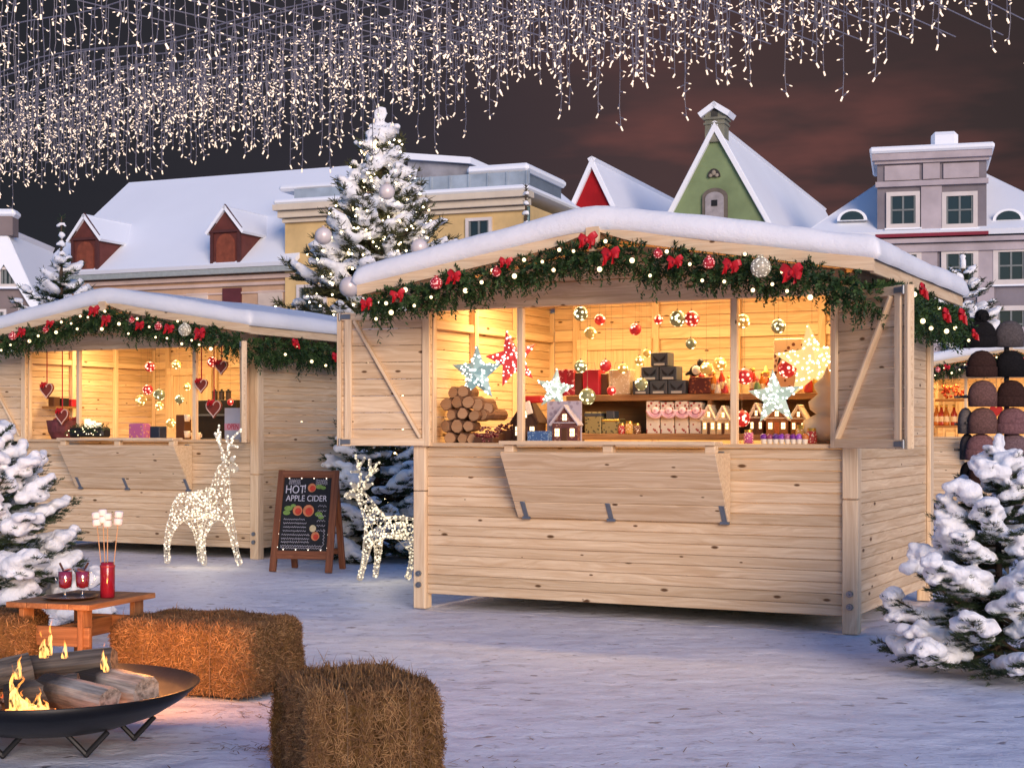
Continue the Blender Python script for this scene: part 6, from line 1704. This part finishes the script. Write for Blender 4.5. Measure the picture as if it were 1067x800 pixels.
for (px, py, s, yl, lab) in ((49, 406, 9, -.02, 'gingerbread heart at the far left of the left stall opening'), (65, 433, 9, -.02, 'gingerbread heart hanging low beside the candles'), (210, 401, 8, -.03, 'gingerbread heart just right of the right middle post'), (223, 425, 10, -.05, 'largest gingerbread heart, above the light-up deer antlers'), (231, 382, 8, -.02, 'gingerbread heart hanging highest under the garland')):
    p, Y = sp(LEFT_C, px, py, yl); s = s / F_PX * Y
    t = thing('gingerbread_heart', lab, 'gingerbread heart', p, ST_RZ, 'gingerbread hearts in the left stall')
    hp = [(s * 1.0 * math.sin(a) ** 3, s * (.82 * math.cos(a) - .32 * math.cos(2 * a) - .13 * math.cos(3 * a) - .06 * math.cos(4 * a))) for a in [2 * PI * i / 36 for i in range(36)]]
    b = MB(); b.prism(hp, 'y', -.012, .012); b.build('biscuit', HEART, t)
    b = MB(); b.tube([(x * .93, -.013, z * .93) for x, z in hp + hp[:1]], .0055, 5, cap=False); b.build('icing_edge', HICE, t)
    bw = bow_mesh(s * .42, 3); o = bw.build('ribbon_bow', RED, t, loc=(0, -.02, s * .62))
    b = MB(); b.bar((0, 0, s * .6), (0, 0, max(s * 1.2, 2.15 - p.z)), .012, .004, (0, 1, 0)); b.build('ribbon', RED, t)
x, z, _ = st_pt(LEFT_C, 95, 452, -.18)
t = thing('greenery_bowl', 'dark planter of evergreen twigs with tiny lights and candles on the left stall counter', 'planter', stw(LEFT_C, x, -.20, 1.195), ST_RZ)
b = MB(); b.box((0, 0, .05), (.46, .14, .10), ch=.02); b.build('planter', BLACKIRON, t)
b = MB(4); r = random.Random(4)
for i in range(150): sprig(b, (r.uniform(-.24, .24), r.uniform(-.07, .05), r.uniform(.04, .12)), (r.uniform(-1, 1), r.uniform(-1, .5), r.uniform(-.3, .9)), .06, 8, .007, r)
b.build('twigs', GARL, t, recalc=False)
b = MB()
for i in range(24): b.sphere((r.uniform(-.24, .24), r.uniform(-.10, -.05), r.uniform(.02, .13)), .006, 6, 4)
b.build('fairy_lights', BULB, t)['kind'] = 'stuff'
for i, x in enumerate((-.05, .02, .10)):
    b = MB(); b.lathe([(0, .08), (.032, .08), (.032, .185 - .02 * i), (.026, .19 - .02 * i), (0, .18 - .02 * i)], (x, .02, 0), 16); cdl = b.build('candle', m_glow('candle_wax', (1, .80, .5), .35, (.85, .78, .62)), t, smooth=True)
    b = MB(); b.tube([(x, .02, .18 - .02 * i), (x, .02, .205 - .02 * i)], .002, 4); b.build('wick', BLK, cdl)
boxy(LEFT_C, 'pink_gift_bag', 'gift bag', 'pink and violet striped gift bag on the left stall counter', 134, 441, 149, 457, .1, m_patch('pink_violet', (.42, .12, .30), (.62, .32, .20), 30), floor=CZ)
boxy(LEFT_C, 'navy_box', 'gift box', 'dark navy cube beside the pink bag in the left stall', 156, 444, 166, 457, .1, m_plain('navy', (.015, .025, .05), .5), floor=CZ)
t, w_, h_, d_ = boxy(LEFT_C, 'dark_cabinet', 'cabinet', 'black cabinet with white mugs behind the hearts in the left stall', 202, 417, 246, 458, .9, m_plain('cabinet_black', (.012, .010, .009), .5), floor=.15, dep=.3)
b = MB(); b.box((0, -.003, h_ - .16), (w_ * .98, .012, .02)); b.box((0, -.003, h_ - .42), (w_ * .98, .012, .02)); b.build('shelf_edge', STEEL, t)
ct = st_pt(LEFT_C, 225, 417, .9)[1]
for i, px in enumerate((224, 231, 238)):
    t = thing('coffee_tin', ['left of three dark tins on the black cabinet', 'middle one of three dark tins on the black cabinet', 'right of three dark tins on the black cabinet'][i], 'tin', stw(LEFT_C, st_pt(LEFT_C, px, 410, .97)[0], .97, ct), ST_RZ, 'dark tins on the cabinet')
    b = MB(); b.lathe([(0, 0), (.03, 0), (.03, .085), (0, .085)], (0, 0, 0), 16); b.build('tin', m_plain('tin_dark', (.04, .025, .02), .4), t)
    b = MB(); b.lathe([(0, .084), (.031, .084), (.031, .10), (.012, .105), (.012, .12), (0, .12)], (0, 0, 0), 16); b.build('lid', BLK, t)
boxy(LEFT_C, 'brown_box', 'gift box', 'tall brown box left of the right middle post in the left stall', 183, 432, 192, 457, .45, BROWN, floor=1.16)
for i, (px, py) in enumerate(((195, 435), (195, 452), (206, 455))):
    t = thing('white_mug', ['white mug on the ledge left of the post in the left stall', 'white mug low beside the brown box', 'white mug just right of the middle post'][i], 'mug', stw(LEFT_C, st_pt(LEFT_C, px, py, .3)[0], .3, max(CZ, st_pt(LEFT_C, px, py + 4, .3)[1])), ST_RZ, 'white mugs in the left stall')
    b = MB(); b.lathe([(0, 0), (.026, 0), (.033, .07), (.029, .07), (.024, .01), (0, .01)], (0, 0, 0), 16); b.build('cup', ICING, t, smooth=True)
    b = MB(); b.tube([(.03, 0, .055), (.05, 0, .05), (.05, 0, .025), (.028, 0, .02)], .005, 6); b.build('handle', ICING, t)
b = MB(); 
x, z, _ = st_pt(LEFT_C, 195, 439, .3)
t, w_, h_, d_ = boxy(LEFT_C, 'poster', 'sign', 'pale poster with red lettering band at the right of the left stall', 234, 425, 252, 462, .05, m_plain('poster_grey', (.42, .45, .52), .6, 0, .1, 5), dep=.012, floor=CZ, ch=.001)
b = MB(); b.box((0, -.002, h_ * .40), (w_ * .98, .003, h_ * .22)); bd_ = b.build('band', m_plain('poster_pink', (.62, .30, .36), .6), t)
letters('OPEN', h_ * .24, m_plain('poster_red', (.45, .01, .02), .5), bd_, (0, -.0045, h_ * .40), (R(90), 0, 0), sx=.72)
WSY = .46; WSX = -1.41
t = thing('wall_shelf', 'little wall shelf with dark boxes inside the left stall', 'shelf', stw(LEFT_C, WSX, WSY, 1.52), ST_RZ)
b = MB(); b.box((0, 0, 0), (.20, .44, .02)); b.build('board', SHELFW, t)
for i, (px, lab, m, hgt) in enumerate(((-.14, 'dark brown box on the little wall shelf', BROWN, .10), (.0, 'black box on the little wall shelf', BLK, .09), (.13, 'red box on the little wall shelf', BAG_R, .08))):
    t = thing('storage_box', lab, 'box', stw(LEFT_C, WSX, WSY + px, 1.531), ST_RZ, 'boxes on the wall shelf'); b = MB(); b.box((0, 0, hgt / 2), (.085, .09, hgt), ch=.004); b.build('body', m, t); b = MB(); b.box((0, 0, hgt * .88), (.089, .094, hgt * .2), ch=.003); b.build('lid', m, t)
p, Y = sp(LEFT_C, 67, 440, .15)
t = thing('gift_basket', 'wine-red basket of gifts beside the candles in the left stall', 'basket', stw(LEFT_C, st_pt(LEFT_C, 67, 440, .2)[0], .2, CZ), ST_RZ)
b = MB(); b.lathe([(0, 0), (.13, 0), (.17, .08), (.19, .20), (.175, .20), (.15, .08), (0, .02)], (0, 0, 0), 24, wob=lambda a, z: 1 + .02 * math.sin(a * 14)); b.build('basket', m_plain('wine_basket', (.12, .03, .035), .6, 0, .4, 20), t)
b = MB(2)
for i in range(26): a = rng.uniform(0, 6.28); q = rng.uniform(0, .13); b.sphere((q * math.cos(a), q * math.sin(a), rng.uniform(.17, .24)), rng.uniform(.025, .042), 8, 6)
b.build('gifts', m_patch('wine_gifts', (.20, .03, .04), (.35, .12, .03), 40), t)['kind'] = 'stuff'
# ------------------------------------------------------------------ farthest stall
for i, (px, py, lab) in enumerate(((976, 425, 'amber bottle at the far stall, left'), (981, 425, 'red bottle at the far stall, second'), (986, 425, 'amber bottle at the far stall, third'), (994, 425, 'dark red bottle at the far stall, beside the hats'))):
    bottle(FAR_C, px, py, .9, .34, .055, (AMB, REDB, AMB, REDB)[i], GOLDC, lab, 1.36, 'bottles in the farthest stall')
t = thing('goods_shelf', 'two-tier shelf with bottles in the farthest stall', 'shelf', stw(FAR_C, -.55, .9, 0), ST_RZ)
for z in (1.34, 1.78): b = MB(); b.box((0, .02, z), (1.7, .26, .04)); b.build('shelf_board', SHELFW, t)
for i, x in enumerate((-1.25, -1.12, -.99)):
    t = thing('ornament_cluster', ['left cluster of red and gold baubles on the far stall shelf', 'middle cluster of red and gold baubles on the far stall shelf', 'right cluster of red and gold baubles on the far stall shelf'][i], 'ornaments', stw(FAR_C, x, .9, 1.80), ST_RZ, 'bauble clusters in the farthest stall')
    b = MB(i)
    for q in range(14): b.sphere((rng.uniform(-.06, .06), rng.uniform(-.08, .08), rng.uniform(0.02, .22)), .028, 8, 6)
    b.build('baubles', m_patch('mixed_baubles', (.35, .04, .02), (.55, .3, .06), 30), t)['kind'] = 'stuff'
x, z, Y = st_pt(FAR_C, 1038, 428, -.1)
t = thing('hanging_heart', 'red heart hanging in the farthest stall between the hats', 'heart', stw(FAR_C, x, -.1, z), ST_RZ)
s = .10; hp = [(s * math.sin(a) ** 3, s * (.82 * math.cos(a) - .32 * math.cos(2 * a) - .13 * math.cos(3 * a) - .06 * math.cos(4 * a))) for a in [2 * PI * i / 36 for i in range(36)]]
b = MB(); b.prism(hp, 'y', -.02, .02); b.build('felt', m_plain('felt_red', (.5, .03, .02), .8), t)
b = MB(); b.tube([(0, 0, s * .5), (0, 0, 2.1 - z)], .004, 4); b.build('cord', THREAD, t)
# ------------------------------------------------------------------ more small goods on the shelves of the nearest stall
FIG_COL = [(.45, .03, .03), (.62, .42, .10), (.55, .45, .35), (.10, .20, .08), (.36, .13, .05), (.60, .20, .08)]
def figure(px, yl, floor, hgt, c1, c2, label):
    x = st_pt(MAIN_C, px, 400, yl)[0]
    t = thing('toy_figure', label, 'toy figure', stw(MAIN_C, x, yl, floor), ST_RZ + rng.uniform(-.3, .3), 'toy figures on the gift shelf')
    m1 = m_plain('figure_paint_%d' % (int(c1[0]*100)), c1, .4, 0, .15, 20); m2 = m_plain('figure_paint_%d' % (int(c2[0]*100)), c2, .45, 0, .15, 20)
    b = MB(); b.lathe([(0, 0), (hgt * .20, 0), (hgt * .24, hgt * .08), (hgt * .14, hgt * .52), (hgt * .10, hgt * .60), (0, hgt * .62)], (0, 0, 0), 14); b.build('coat', m1, t, smooth=True)
    b = MB(); b.sphere((0, 0, hgt * .68), hgt * .12, 12, 8); b.build('head', m_plain('figure_face', (.55, .33, .20), .5), t, smooth=True)
    b = MB(); b.lathe([(0, hgt * .72), (hgt * .13, hgt * .72), (hgt * .13, hgt * .76), (hgt * .09, hgt * .80), (.004, hgt), (0, hgt)], (0, 0, 0), 14); b.build('hat', m2, t, smooth=True)
for (px, yl, hgt, a, c_, lab) in ((722, .72, .20, 0, 1, 'red coated toy figure with a gold hat behind the brown box'), (731, .74, .17, 1, 0, 'gold toy figure with a red hat behind the bird figurine'), (741, .74, .21, 4, 2, 'tall brown toy figure with a cream hat beside the amber bottle'), (748, .58, .10, 2, 0, 'small cream toy figure with red hat at the shelf edge, left of the post'), (756, .58, .09, 0, 2, 'tiny red toy figure with cream hat by the middle post'), (789, .60, .12, 3, 0, 'green toy figure with red hat right of the post'), (798, .74, .19, 5, 1, 'orange toy figure with gold hat behind the small bottles'), (843, .66, .15, 0, 2, 'red toy figure under the golden star'), (851, .68, .17, 1, 4, 'gold toy figure at the right end of the shelf')):
    figure(px, yl, SH, hgt, FIG_COL[a], FIG_COL[c_], lab)
def candy_jar(px, yl, floor, hgt, c, label):
    x = st_pt(MAIN_C, px, 445, yl)[0]; rad = hgt * .34
    t = thing('sweet_jar', label, 'jar', stw(MAIN_C, x, yl, floor), ST_RZ, 'jars of sweets')
    b = MB(); b.lathe([(0, 0), (rad, 0), (rad * 1.04, hgt * .1), (rad, hgt * .74), (rad * .8, hgt * .82), (0, hgt * .82)], (0, 0, 0), 16); b.build('sweets', m_patch('jar_sweets_%d' % int(c[0] * 1000 + c[1] * 100), c, (.8, .66, .5), 70), t, smooth=True)
    b = MB(); b.lathe([(0, hgt * .81), (rad * .86, hgt * .81), (rad * .86, hgt), (0, hgt)], (0, 0, 0), 16); b.build('lid', GOLDC, t)
for (px, hgt, c, lab) in ((648, .075, (.45, .05, .04), 'jar of red sweets on the lower shelf right of the gold boxes'), (656, .09, (.55, .30, .06), 'jar of amber sweets on the lower shelf'), (664, .075, (.20, .08, .03), 'jar of brown sweets left of the white card boxes')):
    candy_jar(px, .62, LZ, hgt, c, lab)
for (px, yl, hgt, c, lab) in ((846, .14, .10, (.45, .05, .04), 'jar of red sweets on the counter in front of the cream lantern'), (836, .22, .12, (.55, .30, .06), 'jar of amber sweets beside the cream lantern'), (780, .24, .09, (.40, .08, .25), 'jar of pink sweets just right of the middle post')):
    candy_jar(px, yl, CZ, hgt, c, lab)
